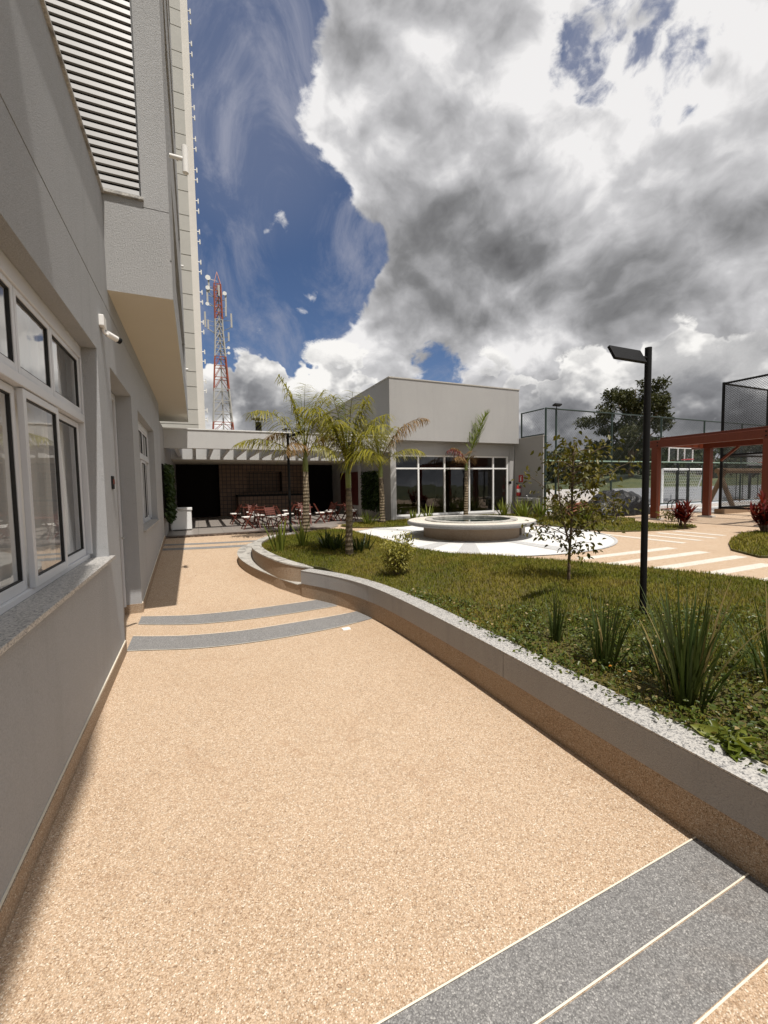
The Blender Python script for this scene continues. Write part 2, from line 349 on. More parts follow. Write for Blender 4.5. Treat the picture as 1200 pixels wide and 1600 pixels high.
M['ivy'] = material('green_wall_leaves', leaf_fn((0.012, 0.030, 0.008), (0.06, 0.095, 0.022), 0.2, 0.4, 6))
M['bark_palm'] = None
def palm_bark(g):
    p = objc(g); z = g.n('ShaderNodeSeparateXYZ', {0: p}).outputs[2]
    ring = g.m('SINE', g.m('ADD', g.m('MULTIPLY', z, 75), g.m('MULTIPLY', g.noise(p, 9, 3), 4)))
    n = g.noise(g.vm('MULTIPLY', p, (1, 1, 0.3)), 22, 5, 0.65)
    c = g.ramp(n, [(0.3, (0.10, 0.075, 0.048)), (0.6, (0.23, 0.18, 0.115)), (0.85, (0.34, 0.28, 0.19))])
    c = g.mix(g.mapr(ring, 0.5, 0.95, 0, 0.6), c, (0.07, 0.05, 0.032))
    return bsdf(g, c, 0.85, g.m('ADD', ring, n), 0.006)
M['bark_palm'] = material('ringed_palm_bark', palm_bark)
M['bark'] = plain('grey_brown_bark', (0.12, 0.085, 0.055), 0.9, var=0.4, scale=16, bump=0.01, bscale=30)
M['stem_green'] = plain('green_stalk', (0.16, 0.19, 0.05), 0.5)
M['far_ground'] = material('far_grassland', lambda g: bsdf(g, g.mix(g.mapr(g.noise(pos(g), 0.09, 6, 0.65), 0.4, 0.6), (0.030, 0.045, 0.012), (0.075, 0.078, 0.024)), 0.95))
M['soil'] = plain('dry_soil', (0.16, 0.11, 0.07), 0.95, var=0.3)
M['court_floor'] = plain('blue_grey_court', (0.40, 0.42, 0.45), 0.8, var=0.1)
M['yellow'] = plain('orange_petals', (0.75, 0.32, 0.03), 0.6)
M['backboard'] = plain('grey_backboard', (0.30, 0.31, 0.32), 0.5)

# ------------------------------------------------------------------ mesh helpers
class MB:
    def __init__(s): s.v = []; s.f = []
    def add(s, vs, fs):
        o = len(s.v); s.v += [tuple(v) for v in vs]; s.f += [tuple(i+o for i in f) for f in fs]; return s
    def quad(s, a, b, c, d): return s.add([a, b, c, d], [(0, 1, 2, 3)])
    def box(s, x0, x1, y0, y1, z0, z1):
        return s.add([(x0,y0,z0),(x1,y0,z0),(x1,y1,z0),(x0,y1,z0),(x0,y0,z1),(x1,y0,z1),(x1,y1,z1),(x0,y1,z1)],
                     [(0,3,2,1),(4,5,6,7),(0,1,5,4),(1,2,6,5),(2,3,7,6),(3,0,4,7)])
    def obox(s, c, ax, ay, az, hx, hy, hz):      # oriented box
        c = Vector(c); ax = Vector(ax)*hx; ay = Vector(ay)*hy; az = Vector(az)*hz
        P = [c+sx*ax+sy*ay+sz*az for sz in (-1,1) for sx, sy in ((-1,-1),(1,-1),(1,1),(-1,1))]
        return s.add(P, [(0,3,2,1),(4,5,6,7),(0,1,5,4),(1,2,6,5),(2,3,7,6),(3,0,4,7)])
    def bar(s, a, b, w, t=None, up=(0,0,1)):      # rectangular bar from a to b
        a = Vector(a); b = Vector(b); d = (b-a); L = d.length; d = d/L; u = Vector(up)
        if abs(d.dot(u)) > 0.98: u = Vector((0,1,0))
        r = d.cross(u).normalized(); u = r.cross(d)
        return s.obox((a+b)/2, d, r, u, L/2, w/2, (t or w)/2)
    def prism(s, poly, z0, z1, bottom=True):
        n = len(poly); z1l = z1 if hasattr(z1, '__len__') else [z1]*n; z0l = z0 if hasattr(z0, '__len__') else [z0]*n
        V = [(p[0], p[1], z0l[i]) for i, p in enumerate(poly)] + [(p[0], p[1], z1l[i]) for i, p in enumerate(poly)]
        Fs = [tuple(range(n, 2*n))] + [(i, (i+1) % n, n+(i+1) % n, n+i) for i in range(n)]
        if bottom: Fs.append(tuple(range(n-1, -1, -1)))
        return s.add(V, Fs)
    def tube(s, pts, r, n=8, cap=True):
        pts = [Vector(p) for p in pts]; rs = r if hasattr(r, '__len__') else [r]*len(pts)
        V = []; u = None
        for i, p in enumerate(pts):
            d = (pts[min(i+1, len(pts)-1)] - pts[max(i-1, 0)])
            d = d.normalized() if d.length > 1e-9 else Vector((0,0,1))
            if u is None: u = d.orthogonal().normalized()
            u = (u - d*u.dot(d)); u = u.normalized() if u.length > 1e-6 else d.orthogonal().normalized()
            w = d.cross(u)
            for k in range(n):
                a = 2*pi*k/n; V.append(p + (u*cos(a) + w*sin(a))*rs[i])
        Fs = [(i*n+k, i*n+(k+1) % n, (i+1)*n+(k+1) % n, (i+1)*n+k) for i in range(len(pts)-1) for k in range(n)]
        if cap: Fs += [tuple(range(n-1, -1, -1)), tuple(range((len(pts)-1)*n, len(pts)*n))]
        return s.add(V, Fs)
    def lathe(s, prof, n=48, c=(0,0)):
        V = [(c[0]+r*cos(2*pi*k/n), c[1]+r*sin(2*pi*k/n), z) for r, z in prof for k in range(n)]
        Fs = [(i*n+k, i*n+(k+1) % n, (i+1)*n+(k+1) % n, (i+1)*n+k) for i in range(len(prof)-1) for k in range(n)]
        return s.add(V, Fs)
    def band(s, A, B, zb, zt):                    # solid between two plan polylines, with a bottom and a top height at each point
        n = len(A); zb = zb if hasattr(zb, '__len__') else [zb]*n; zt = zt if hasattr(zt, '__len__') else [zt]*n
        V = [(a[0],a[1],zb[i]) for i, a in enumerate(A)] + [(a[0],a[1],zt[i]) for i, a in enumerate(A)] + [(b[0],b[1],zt[i]) for i, b in enumerate(B)] + [(b[0],b[1],zb[i]) for i, b in enumerate(B)]
        Fs = []
        for i in range(n-1):
            for q in range(4):
                Fs.append((q*n+i, q*n+i+1, ((q+1) % 4)*n+i+1, ((q+1) % 4)*n+i))
        Fs += [(0, n, 2*n, 3*n), (n-1, 4*n-1, 3*n-1, 2*n-1)]
        return s.add(V, Fs)
    def ribbon(s, pts, widths, side, fold=0.0):   # a leaf: a strip along pts
        pts = [Vector(p) for p in pts]; side = Vector(side); V = []
        for p, w in zip(pts, widths):
            V += [p - side*w/2, p + side*w/2]
        Fs = [(2*i, 2*i+1, 2*i+3, 2*i+2) for i in range(len(pts)-1)]
        return s.add(V, Fs)
    def build(s, name, mat, parent=None, smooth=False, bevel=0.0, recalc=True):
        me = bpy.data.meshes.new(name)
        off = parent_world(parent) if parent else Vector((0,0,0))
        me.from_pydata([(x-off.x, y-off.y, z-off.z) for x, y, z in s.v], [], s.f)
        if recalc:
            import bmesh
            bm = bmesh.new(); bm.from_mesh(me); bmesh.ops.recalc_face_normals(bm, faces=bm.faces); bm.to_mesh(me); bm.free()
        if smooth:
            for p in me.polygons: p.use_smooth = True
        o = bpy.data.objects.new(name, me); COL.objects.link(o)
        if mat is not None: me.materials.append(M[mat] if isinstance(mat, str) else mat)
        if parent: o.parent = parent
        if bevel:
            b = o.modifiers.new('bevel', 'BEVEL'); b.width = bevel; b.segments = 2; b.limit_method = 'ANGLE'; b.angle_limit = radians(35)
        return o
def parent_world(p):
    w = Vector((0,0,0))
    while p is not None: w = w + p.location; p = p.parent
    return w
def tag(o, label=None, cat=None, group=None, kind=None):
    if label: o['label'] = label
    if cat: o['category'] = cat
    if group: o['group'] = group
    if kind: o['kind'] = kind
    return o
def thing(name, loc, label, cat, group=None):
    o = bpy.data.objects.new(name, None); COL.objects.link(o); o.location = loc; o.empty_display_size = 0.2
    return tag(o, label, cat, group)
def setting(o, label=None): return tag(o, label, None, None, 'structure')
def copy_tree(o, parent=None):
    c = o.copy(); COL.objects.link(c)
    if parent: c.parent = parent
    for ch in list(o.children): copy_tree(ch, c)
    return c
def np_mesh(name, V, k, faces, mat, parent=None):
    """N leaves of k vertices each; faces = index tuples inside one leaf"""
    n = len(V); V = np.asarray(V, dtype=np.float32).reshape(-1, 3)
    if parent is not None: V = V - np.array(parent_world(parent), dtype=np.float32)
    me = bpy.data.meshes.new(name); me.vertices.add(len(V)); me.vertices.foreach_set('co', V.ravel())
    sizes = [len(f) for f in faces]; flat = np.concatenate([np.array(f) for f in faces])
    idx = (np.arange(n)[:, None]*k + flat[None, :]).ravel().astype(np.int32)
    tot = np.tile(np.array(sizes), n).astype(np.int32); st = np.concatenate([[0], np.cumsum(tot)[:-1]]).astype(np.int32)
    me.loops.add(len(idx)); me.loops.foreach_set('vertex_index', idx)
    me.polygons.add(len(tot)); me.polygons.foreach_set('loop_start', st); me.polygons.foreach_set('loop_total', tot)
    me.update(calc_edges=True); me.validate()
    me.materials.append(M[mat]); o = bpy.data.objects.new(name, me); COL.objects.link(o)
    if parent is not None: o.parent = parent
    return o
def leaf_cloud(P, size, aspect=0.5, up_bias=0.3, fold=0.25, rng=RNG, dirs=None):
    """six-cornered folded leaves at points P -> (N,6,3)"""
    n = len(P); P = np.asarray(P)
    d = rng.normal(size=(n, 3)) if dirs is None else np.asarray(dirs) + rng.normal(size=(n, 3))*0.35
    d /= np.linalg.norm(d, axis=1)[:, None]
    nrm = rng.normal(size=(n, 3)); nrm[:, 2] = np.abs(nrm[:, 2]) + up_bias*3
    sd = np.cross(nrm, d); sd /= np.linalg.norm(sd, axis=1)[:, None] + 1e-9
    up = np.cross(d, sd)
    L = (np.asarray(size)*rng.uniform(0.65, 1.3, n))[:, None]; W = L*aspect/2
    b = P; t = P + d*L - up*L*0.12
    m1 = P + d*L*0.35 + up*L*0.05; m2 = P + d*L*0.7
    return np.stack([b, m1 + sd*W + up*W*fold, m2 + sd*W*0.75 + up*W*fold, t, m2 - sd*W*0.75 + up*W*fold, m1 - sd*W + up*W*fold], axis=1)
LEAF6 = [(0, 1, 2, 3), (0, 3, 4, 5)]
def inside(poly, x, y):
    x = np.asarray(x); y = np.asarray(y); r = np.zeros(x.shape, bool); n = len(poly)
    for i in range(n):
        x0, y0 = poly[i]; x1, y1 = poly[(i+1) % n]
        if y0 == y1: continue
        c = ((y0 > y) != (y1 > y)) & (x < (x1-x0)*(y-y0)/(y1-y0) + x0); r ^= c
    return r
def spline(pts, n=8):
    """Catmull-Rom through plan points"""
    P = [Vector((*p, 0)) if len(p) == 2 else Vector(p) for p in pts]; out = []
    for i in range(len(P)-1):
        p0 = P[max(i-1, 0)]; p1 = P[i]; p2 = P[i+1]; p3 = P[min(i+2, len(P)-1)]
        for k in range(n):
            t = k/n
            out.append(0.5*((2*p1) + (p2-p0)*t + (2*p0-5*p1+4*p2-p3)*t*t + (3*p1-p0-3*p2+p3)*t**3))
    out.append(P[-1]); return out
def offset(path, d):
    out = []
    for i, p in enumerate(path):
        a = path[max(i-1, 0)]; b = path[min(i+1, len(path)-1)]; t = Vector((b[0]-a[0], b[1]-a[1], 0)).normalized()
        out.append(Vector((p[0] + t.y*d, p[1] - t.x*d, 0)))
    return out
def wall_mesh(mb, P, U, V, Nn, us, vs, holes, thick):
    """front face with openings: P origin, U/V axes, Nn outward normal; holes (u0,u1,v0,v1,depth,closed)"""
    P, U, V, Nn = Vector(P), Vector(U), Vector(V), Vector(Nn)
    ug = sorted(set([us[0], us[1]] + [h[0] for h in holes] + [h[1] for h in holes]))
    vg = sorted(set([vs[0], vs[1]] + [h[2] for h in holes] + [h[3] for h in holes]))
    pt = lambda u, v, d=0: P + U*u + V*v - Nn*d
    for i in range(len(ug)-1):
        for j in range(len(vg)-1):
            um, vm_ = (ug[i]+ug[i+1])/2, (vg[j]+vg[j+1])/2
            if any(h[0] < um < h[1] and h[2] < vm_ < h[3] for h in holes): continue
            mb.quad(pt(ug[i], vg[j]), pt(ug[i+1], vg[j]), pt(ug[i+1], vg[j+1]), pt(ug[i], vg[j+1]))
    for u0, u1, v0, v1, dp, closed in holes:
        c = [(u0, v0), (u1, v0), (u1, v1), (u0, v1)]
        for k in range(4):
            a = c[k]; b = c[(k+1) % 4]; mb.quad(pt(*a), pt(*b), pt(*b, dp), pt(*a, dp))
        if closed: mb.quad(*[pt(*q, dp) for q in c])
    if not thick: return
    a, b, c, d = (us[0], vs[0]), (us[1], vs[0]), (us[1], vs[1]), (us[0], vs[1])
    for p, q in ((a, b), (b, c), (c, d), (d, a)): mb.quad(pt(*p), pt(*q), pt(*q, thick), pt(*p, thick))
def on_y(px, py, Y):
    d = ray(px, py); t = Y/d.y; return Vector((d.x*t, Y, EYE + d.z*t))
def on_x(px, py, X):
    d = ray(px, py); t = X/d.x; return Vector((X, d.y*t, EYE + d.z*t))
def ss(a, b, x):
    t = min(1, max(0, (x-a)/(b-a))); return t*t*(3-2*t)
ZP = 0.45                                          # level of the plaza
def walk_z(x, y):
    r = 0.45*min(1, max(0, (y-6.0)/4.6))
    k = ss(1.6, 2.6, x)*ss(8.6, 9.6, y)
    return r + (0.45-r)*k
def lawn_z(x, y):
    return 0.362 + 0.13*ss(2.15, 3.4, x) + 0.13*ss(5.0, 8.0, y)*(1-0.6*ss(2.3, 3.4, x)) + 0.012*sin(2.1*x+0.7)*cos(1.7*y)

# ------------------------------------------------------------------ ground, walkway, plaza
mb = MB(); R = 1400
mb.quad((-R, -R, -0.08), (R, -R, -0.08), (R, R, -0.08), (-R, R, -0.08))
setting(mb.build('terrain', 'far_ground'), 'grassy ground around the buildings')

xs = [-1.0 + 0.2*i for i in range(24)]; ys = [-10, -6, -3, -1, 0, 1, 2, 3, 4, 5] + [5.5 + 0.2*i for i in range(28)] + [11.04]
mb = MB()
V = [(x, y, walk_z(x, y)) for y in ys for x in xs]; nx = len(xs)
mb.add(V, [(j*nx+i, j*nx+i+1, (j+1)*nx+i+1, (j+1)*nx+i) for j in range(len(ys)-1) for i in range(nx-1)])
setting(mb.build('walkway', 'fulget'), 'beige pebble walkway rising as a ramp to the pavilion')

def interp(tab, x):
    for (x0, y0), (x1, y1) in zip(tab, tab[1:]):
        if x <= x1: return y0 + (y1-y0)*ss(0, 1, (x-x0)/(x1-x0)) if False else y0 + (y1-y0)*(x-x0)/(x1-x0)
    return tab[-1][1]
def smooth_tab(tab):
    return [(p.x, p.y) for p in spline(tab, 6)]
def stripe(name, lo, hi, x0, x1, mat, dz=0.004, n=40, zf=walk_z, label=None):
    lo, hi = smooth_tab(lo), smooth_tab(hi); V = []
    for i in range(n+1):
        x = x0 + (x1-x0)*i/n
        a, b = interp(lo, x), interp(hi, x)
        for k in range(3):
            y = a + (b-a)*k/2; V.append((x, y, zf(x, y)+dz))
    m_ = MB(); m_.add(V, [(i*3+k, i*3+3+k, i*3+4+k, i*3+1+k) for i in range(n) for k in range(2)])
    return setting(m_.build(name, mat), label)
XW = -0.705
stripe('path_stripe', [(-.71, 0.87), (2.0, 0.87)], [(-.71, 1.06), (2.0, 1.06)], XW, 1.98, 'fulget_grey', n=6)
stripe('path_stripe', [(-.71, 0.675), (2.0, 0.675)], [(-.71, 0.862), (2.0, 0.862)], XW, 1.98, 'fulget_grey', n=6)
for y in (0.668, 0.866, 1.062):
    stripe('path_joint', [(-.71, y-.003), (2.0, y-.003)], [(-.71, y+.003), (2.0, y+.003)], XW, 1.98, 'line', 0.008, 4)
S1L = [(-.72, 4.77), (-.52, 4.70), (-.08, 4.53), (.37, 4.45), (.87, 4.44), (1.42, 4.49), (1.95, 4.62)]
S1U = [(-.72, 5.24), (-.4, 5.08), (-.08, 4.96), (.41, 4.87), (.97, 4.88), (1.56, 4.92), (1.95, 5.0)]
S2L = [(-.72, 5.68), (-.35, 5.48), (0, 5.34), (.45, 5.27), (1.03, 5.26), (1.57, 5.30), (1.8, 5.34)]
S2U = [(-.72, 6.02), (-.4, 5.88), (-.08, 5.77), (.49, 5.70), (1.13, 5.71), (1.42, 5.73), (1.8, 5.80)]
stripe('path_stripe', S1L, S1U, XW, 1.90, 'fulget_grey'); stripe('path_stripe', S2L, S2U, XW, 1.66, 'fulget_grey')
for T in (S1L, S1U, S2L, S2U):
    stripe('path_joint', [(x, y-.004) for x, y in T], [(x, y+.004) for x, y in T], XW, 1.66, 'line', 0.008)
for a, b in ((9.50, 9.70), (9.95, 10.10)):
    stripe('path_stripe', [(-.72, a+.12), (0.2, a), (1.3, a-.08)], [(-.72, b+.12), (0.2, b), (1.3, b-.08)], XW, 1.22, 'fulget_grey')
# small pale drain cover set in the walkway
c = on_z(541, 983, 0)
mb = MB(); mb.box(c.x-.045, c.x+.045, c.y-.035, c.y+.035, -.01, .009); dc = mb.build('drain_cover', 'pvc', bevel=.002)
tag(dc, 'small pale drain cover set into the beige walkway beside the grey stripe', 'drain cover')

LAWN_R = [(5.7, -6), (5.7, 1), (5.65, 2.4), (5.55, 2.9), (5.35, 3.4), (5.1, 3.9), (4.6, 4.6), (4.16, 5.3), (3.72, 5.75), (3.44, 6.4), (3.35, 7.5), (3.38, 9.0), (3.4, 9.7)]
slab = LAWN_R + [(3.58, 10.0), (3.58, 11.04), (-1.0, 11.04), (-1.0, 30), (60, 30), (60, -6)]
mb = MB(); mb.prism(slab, -0.05, ZP); setting(mb.build('plaza_paving', 'fulget'), 'beige pebble plaza')
# white disc round the fountain with grey wedges
FC = Vector((5.64, 7.83, 0)); FR = 2.9
def disc(name, r0, r1, a0, a1, z, mat, n):
    m_ = MB(); A = [a0 + (a1-a0)*i/n for i in range(n+1)]
    V = [(FC.x + r*cos(a), FC.y + r*sin(a), z) for a in A for r in (r0, r1)]
    m_.add(V, [(2*i, 2*i+1, 2*i+3, 2*i+2) for i in range(n)]); return setting(m_.build(name, mat))
disc('plaza_disc', 0.2, FR, 0, 2*pi, ZP+.004, 'fulget_white', 96)
for a in (-152, -131, -92, -20, 40, 110):
    a = radians(a); disc('plaza_wedge', 0.9, FR-.03, a, a+radians(9), ZP+.008, 'fulget_lgrey', 8)
disc('plaza_ring', FR-.025, FR+.03, 0, 2*pi, ZP+.012, 'fulget_lgrey', 96)
for y0 in (4.42, 3.92, 3.42, 2.92, 2.42, 1.92, 1.42):
    mb = MB(); x0 = max(5.2, interp([(y, x) for x, y in LAWN_R], y0) if True else 0) + .03
    mb.box(x0, 7.45 if y0 > 3.2 else 7.05, y0, y0+.17, ZP-.01, ZP+.004); setting(mb.build('plaza_stripe', 'fulget_pale'))
for x0, ya, yb in ((8.12, 4.75, 6.6), (8.72, 4.8, 5.95), (9.30, 4.85, 6.0), (9.9, 5.0, 6.0)):
    mb = MB(); mb.box(x0, x0+.16, ya, yb, ZP-.01, ZP+.004); setting(mb.build('plaza_stripe', 'fulget_pale'))

# lawns
def lawn(name, poly, zf, step, label):
    xs_ = [p[0] for p in poly]; ys_ = [p[1] for p in poly]
    bp = []
    n = len(poly)
    for i in range(n):
        a, b = Vector((*poly[i], 0)), Vector((*poly[(i+1) % n], 0)); k = max(1, int((b-a).length/0.4))
        bp += [a.lerp(b, j/k) for j in range(k)]
    gx, gy = np.meshgrid(np.arange(min(xs_), max(xs_), step), np.arange(min(ys_), max(ys_), step))
    gx = gx.ravel() + .01; gy = gy.ravel() + .013
    inn = inside(poly, gx, gy)
    pts = [Vector((p.x, p.y)) for p in bp] + [Vector((x, y)) for x, y in zip(gx[inn], gy[inn])]
    nb = len(bp)
    v, e, f, *_ = geometry.delaunay_2d_cdt(pts, [], [list(range(nb))], 1, 1e-4)
    m_ = MB(); m_.add([(p.x, p.y, zf(p.x, p.y)) for p in v], f)
    m_.add([(p.x, p.y, zf(p.x, p.y)) for p in bp] + [(p.x, p.y, zf(p.x, p.y)-.3) for p in bp], [(i, (i+1) % nb, nb+(i+1) % nb, nb+i) for i in range(nb)])
    return setting(m_.build(name, 'lawn', smooth=True), label)
LAWN1 = [(2.13, -6), (2.13, 3.0), (2.08, 4.25), (1.95, 5.0), (1.78, 5.55), (1.68, 5.98), (1.36, 6.4), (1.17, 6.8), (1.03, 7.4), (1.03, 8.0), (1.14, 8.5), (1.34, 9.0), (1.63, 9.4), (2.08, 9.75), (2.7, 10.15), (3.15, 10.1)] + LAWN_R[::-1]
LAWN2 = [(3.75, 11.5), (3.85, 10.9), (4.4, 10.5), (5.2, 10.4), (6.2, 10.75), (7.0, 11.2), (9.0, 11.5), (10.0, 11.9), (10.0, 12.36), (5.95, 12.36), (5.6, 12.1), (4.4, 12.1)]
LAWN3 = [(8.55, 8.3), (8.5, 7.2), (8.75, 6.55), (9.4, 6.3), (10.2, 6.12), (11.2, 6.2), (11.5, 6.5), (11.15, 7.2), (11.35, 7.9), (12.2, 8.5), (12.2, 10.75), (10.9, 10.75), (10.9, 12.2), (10.1, 12.2), (9.3, 11.2), (8.8, 9.8)]
LAWN4 = [(8.72, 4.3), (9.5, 4.62), (10.4, 4.9), (11.6, 5.0), (11.6, 2.6), (9.5, 2.6), (8.0, 2.95), (7.5, 3.3), (7.9, 3.85)]
flat_lawn = lambda x, y: ZP + 0.03
lawn('lawn', LAWN1, lambda x, y: lawn_z(x, y), 0.25, 'raised lawn behind the granite-topped planter wall')
lawn('lawn', LAWN2, flat_lawn, 0.5, 'lawn strip before the white pavilion building')
lawn('lawn', LAWN3, flat_lawn, 0.5, 'lawn between the fountain and the court fence')
lawn('lawn', LAWN4, flat_lawn, 0.5, 'lawn corner beside the red pergola')
def scatter(poly, n):
    xs_ = [p[0] for p in poly]; ys_ = [p[1] for p in poly]; out = []
    while sum(len(o) for o in out) < n:
        x = RNG.uniform(min(xs_), max(xs_), n*2); y = RNG.uniform(min(ys_), max(ys_), n*2); k = inside(poly, x, y)
        out.append(np.stack([x[k], y[k]], 1))
    return np.concatenate(out)[:n]
lz = np.vectorize(lawn_z)
def grass(name, P, Z, h, w, mat, label):
    n = len(P); a = RNG.uniform(0, 2*pi, n); lean = RNG.uniform(0.1, 0.75, n)*h; hh = h*RNG.uniform(0.5, 1.3, n)
    d = np.stack([np.cos(a), np.sin(a), 0*a], 1); s = np.stack([-np.sin(a), np.cos(a), 0*a], 1)*(w*RNG.uniform(.7, 1.3, n))[:, None]/2
    b = np.stack([P[:, 0], P[:, 1], Z-.006], 1); m_ = b + d*(lean*.35)[:, None]; m_[:, 2] += hh*.6; t = b + d*lean[:, None]; t[:, 2] += hh
    V = np.stack([b-s, b+s, m_+s*.8, m_-s*.8, t], 1)
    o = np_mesh(name, V, 5, [(0, 1, 2, 3), (3, 2, 4)], mat); return tag(o, label, 'grass', None, 'stuff')
P = scatter([p if p[1] > 0 else (p[0], -2.5) for p in LAWN1], 165000)
keep = ~((P[:, 0] < 2.75) & (P[:, 1] < 2.6) & (RNG.uniform(size=len(P)) < 0.6)); P = P[keep]
grass('grass', P, lz(P[:, 0], P[:, 1]), 0.042, 0.0065, 'grass', 'olive green grass of the raised planter lawn')
for poly, n, lab in ((LAWN2, 9000, 'grass strip before the glazed white building'), (LAWN3, 12000, 'grass between the fountain and the court fence'), (LAWN4, 9000, 'grass corner near the red pergola')):
    Q = scatter(poly, n); grass('grass', Q, np.full(len(Q), ZP+.03), 0.05, 0.014, 'grass', lab)

# ------------------------------------------------------------------ planter wall, step and upper kerb
pl = thing('planter_wall', (1.97, 2.0, 0), 'curved grey planter wall with granite top and stepped rounded end along the walkway', 'planter')
path = [Vector((1.97, -6, 0)), Vector((1.97, -2, 0))] + spline([(1.97, 0), (1.97, 1.5), (1.97, 3.0), (1.92, 4.2), (1.81, 4.9), (1.62, 5.45), (1.335, 6.0)], 7)
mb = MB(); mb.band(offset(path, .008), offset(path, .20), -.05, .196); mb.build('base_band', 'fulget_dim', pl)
def bays(A, B, zb, zt, step, gap, first=0.0):
    """the same solid cut into bays by narrow open joints"""
    m_ = MB(); s = [0.0]
    for i in range(1, len(A)): s.append(s[-1] + (A[i]-A[i-1]).length)
    def at(L, P_):
        for i in range(len(s)-1):
            if L <= s[i+1]+1e-9:
                f = (L-s[i])/(s[i+1]-s[i]); return P_[i].lerp(P_[i+1], f)
        return P_[-1]
    cuts = [0.0]; L = first or step
    while L < s[-1]-.25: cuts.append(L); L += step
    cuts.append(s[-1])
    for a_, b_ in zip(cuts, cuts[1:]):
        a1 = a_+(gap/2 if a_ else 0); b1 = b_-(gap/2 if b_ < s[-1] else 0)
        ls = [a1] + [v for v in s if a1+.01 < v < b1-.01] + [b1]
        m_.band([at(l, A) for l in ls], [at(l, B) for l in ls], zb, zt)
    return m_
mb = MB(); mb.band(offset(path, .012), offset(path, .19), .19, .384); mb.build('core', 'rubber', pl)
bays(path, offset(path, .20), .199, .381, 2.35, .005, 1.3).build('wall', 'planter_grey', pl)
bays(offset(path, -.002), offset(path, .185), .384, .392, 1.18, .004, .6).build('coping', 'granite', pl)
stp = spline([(1.36, 6.0), (1.12, 6.47), (.85, 7.12), (.69, 7.72), (.655, 8.2), (.73, 8.62), (.93, 8.98), (1.26, 9.33)], 7)
inn = offset(stp, .36); zt = [walk_z(p.x, p.y)+.165 for p in stp]; zt[0] = zt[1] = .190
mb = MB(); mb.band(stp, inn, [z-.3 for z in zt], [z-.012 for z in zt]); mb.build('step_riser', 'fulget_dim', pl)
mb = MB(); mb.band(offset(stp, -.012), inn, [z-.012 for z in zt], zt); mb.build('step_tread', 'granite_stained', pl)
tr = spline([(1.54, 6.10, .395), (1.20, 6.32, .46), (1.01, 6.74, .50), (.885, 7.4, .53), (.885, 8.0, .545), (1.0, 8.55, .55), (1.22, 9.08, .55), (1.53, 9.5, .55), (2.0, 9.85, .545)], 6)
tz = [p.z for p in tr]; ti = offset(tr, .17)
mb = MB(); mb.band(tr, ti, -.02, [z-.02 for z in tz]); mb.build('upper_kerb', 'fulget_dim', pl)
mb = MB(); mb.band(offset(tr, -.01), ti, [z-.02 for z in tz], tz); mb.build('upper_coping', 'granite_stained', pl)

# ------------------------------------------------------------------ building along the walkway
XF = -0.71
bl = thing('residential_building', (XF, 4.0, 0), 'grey stuccoed residential building with aluminium windows and overhanging louvred upper storeys', 'building')
W1 = (0.6, 4.20, 1.04, 2.78); W2 = (6.78, 9.15, 1.04, 2.72); DR = (4.76, 6.17, -.3, 2.78)
mb = MB()
wall_mesh(mb, (XF, 0, 0), (0,1,0), (0,0,1), (1,0,0), (-8, 10.72), (-.3, 3.53), [(*W1, .22, False), (*W2, .2, False), (*DR, .24, True), (-8, 10.72, 3.322, 3.334, .014, True)], .25)
wall_mesh(mb, (XF, 0, 0), (0,1,0), (0,0,1), (1,0,0), (-8, 4.86), (3.53, 4.42), [], .25)
mb.build('wall', 'wall', bl)
mb = MB(); mb.box(-7, -.96, -8, 4.8, 4.2, 4.3); mb.box(-7, -6.8, -8, 10.7, 0, 4.2); mb.box(-6.8, -.96, -8, -7.8, 0, 4.2); mb.box(-6.8, -.96, 10.5, 10.7, 0, 3.5); mb.box(-6.8, -.96, -7.8, 10.5, -.04, .02)
mb.build('interior', 'dark', bl)
mb = MB(); mb.box(-.98, XF+.022, -8, 4.858, 4.42, 4.445); mb.build('parapet_coping', 'granite_stained', bl, bevel=.003)
# skirting that follows the floor
def skirt(y0, y1, x, n=1, side=0.014):
    A = [Vector((x+side, y0+(y1-y0)*i/n, 0)) for i in range(n+1)]; B = [Vector((x-.01, p.y, 0)) for p in A]
    return A, B, [walk_z(0, p.y)+.115 for p in A]
sk = MB(); st = MB()
for y0, y1, n in ((-8, 4.75, 1), (6.18, 10.715, 10)):
    A, B, Z = skirt(y0, y1, XF, n); sk.band(A, B, [z-.25 for z in Z], Z); A2, B2, _ = skirt(y0, y1, XF, n, .008); st.band(A2, B2, Z, [z+.006 for z in Z])
sk.box(XF-.24, XF+.014, 6.156, 6.169, -.05, .135); sk.box(XF-.239, XF-.226, 4.765, 6.156, -.05, .12)
sk.build('skirting', 'fulget_dim', bl); st.build('skirting_trim', 'line', bl)
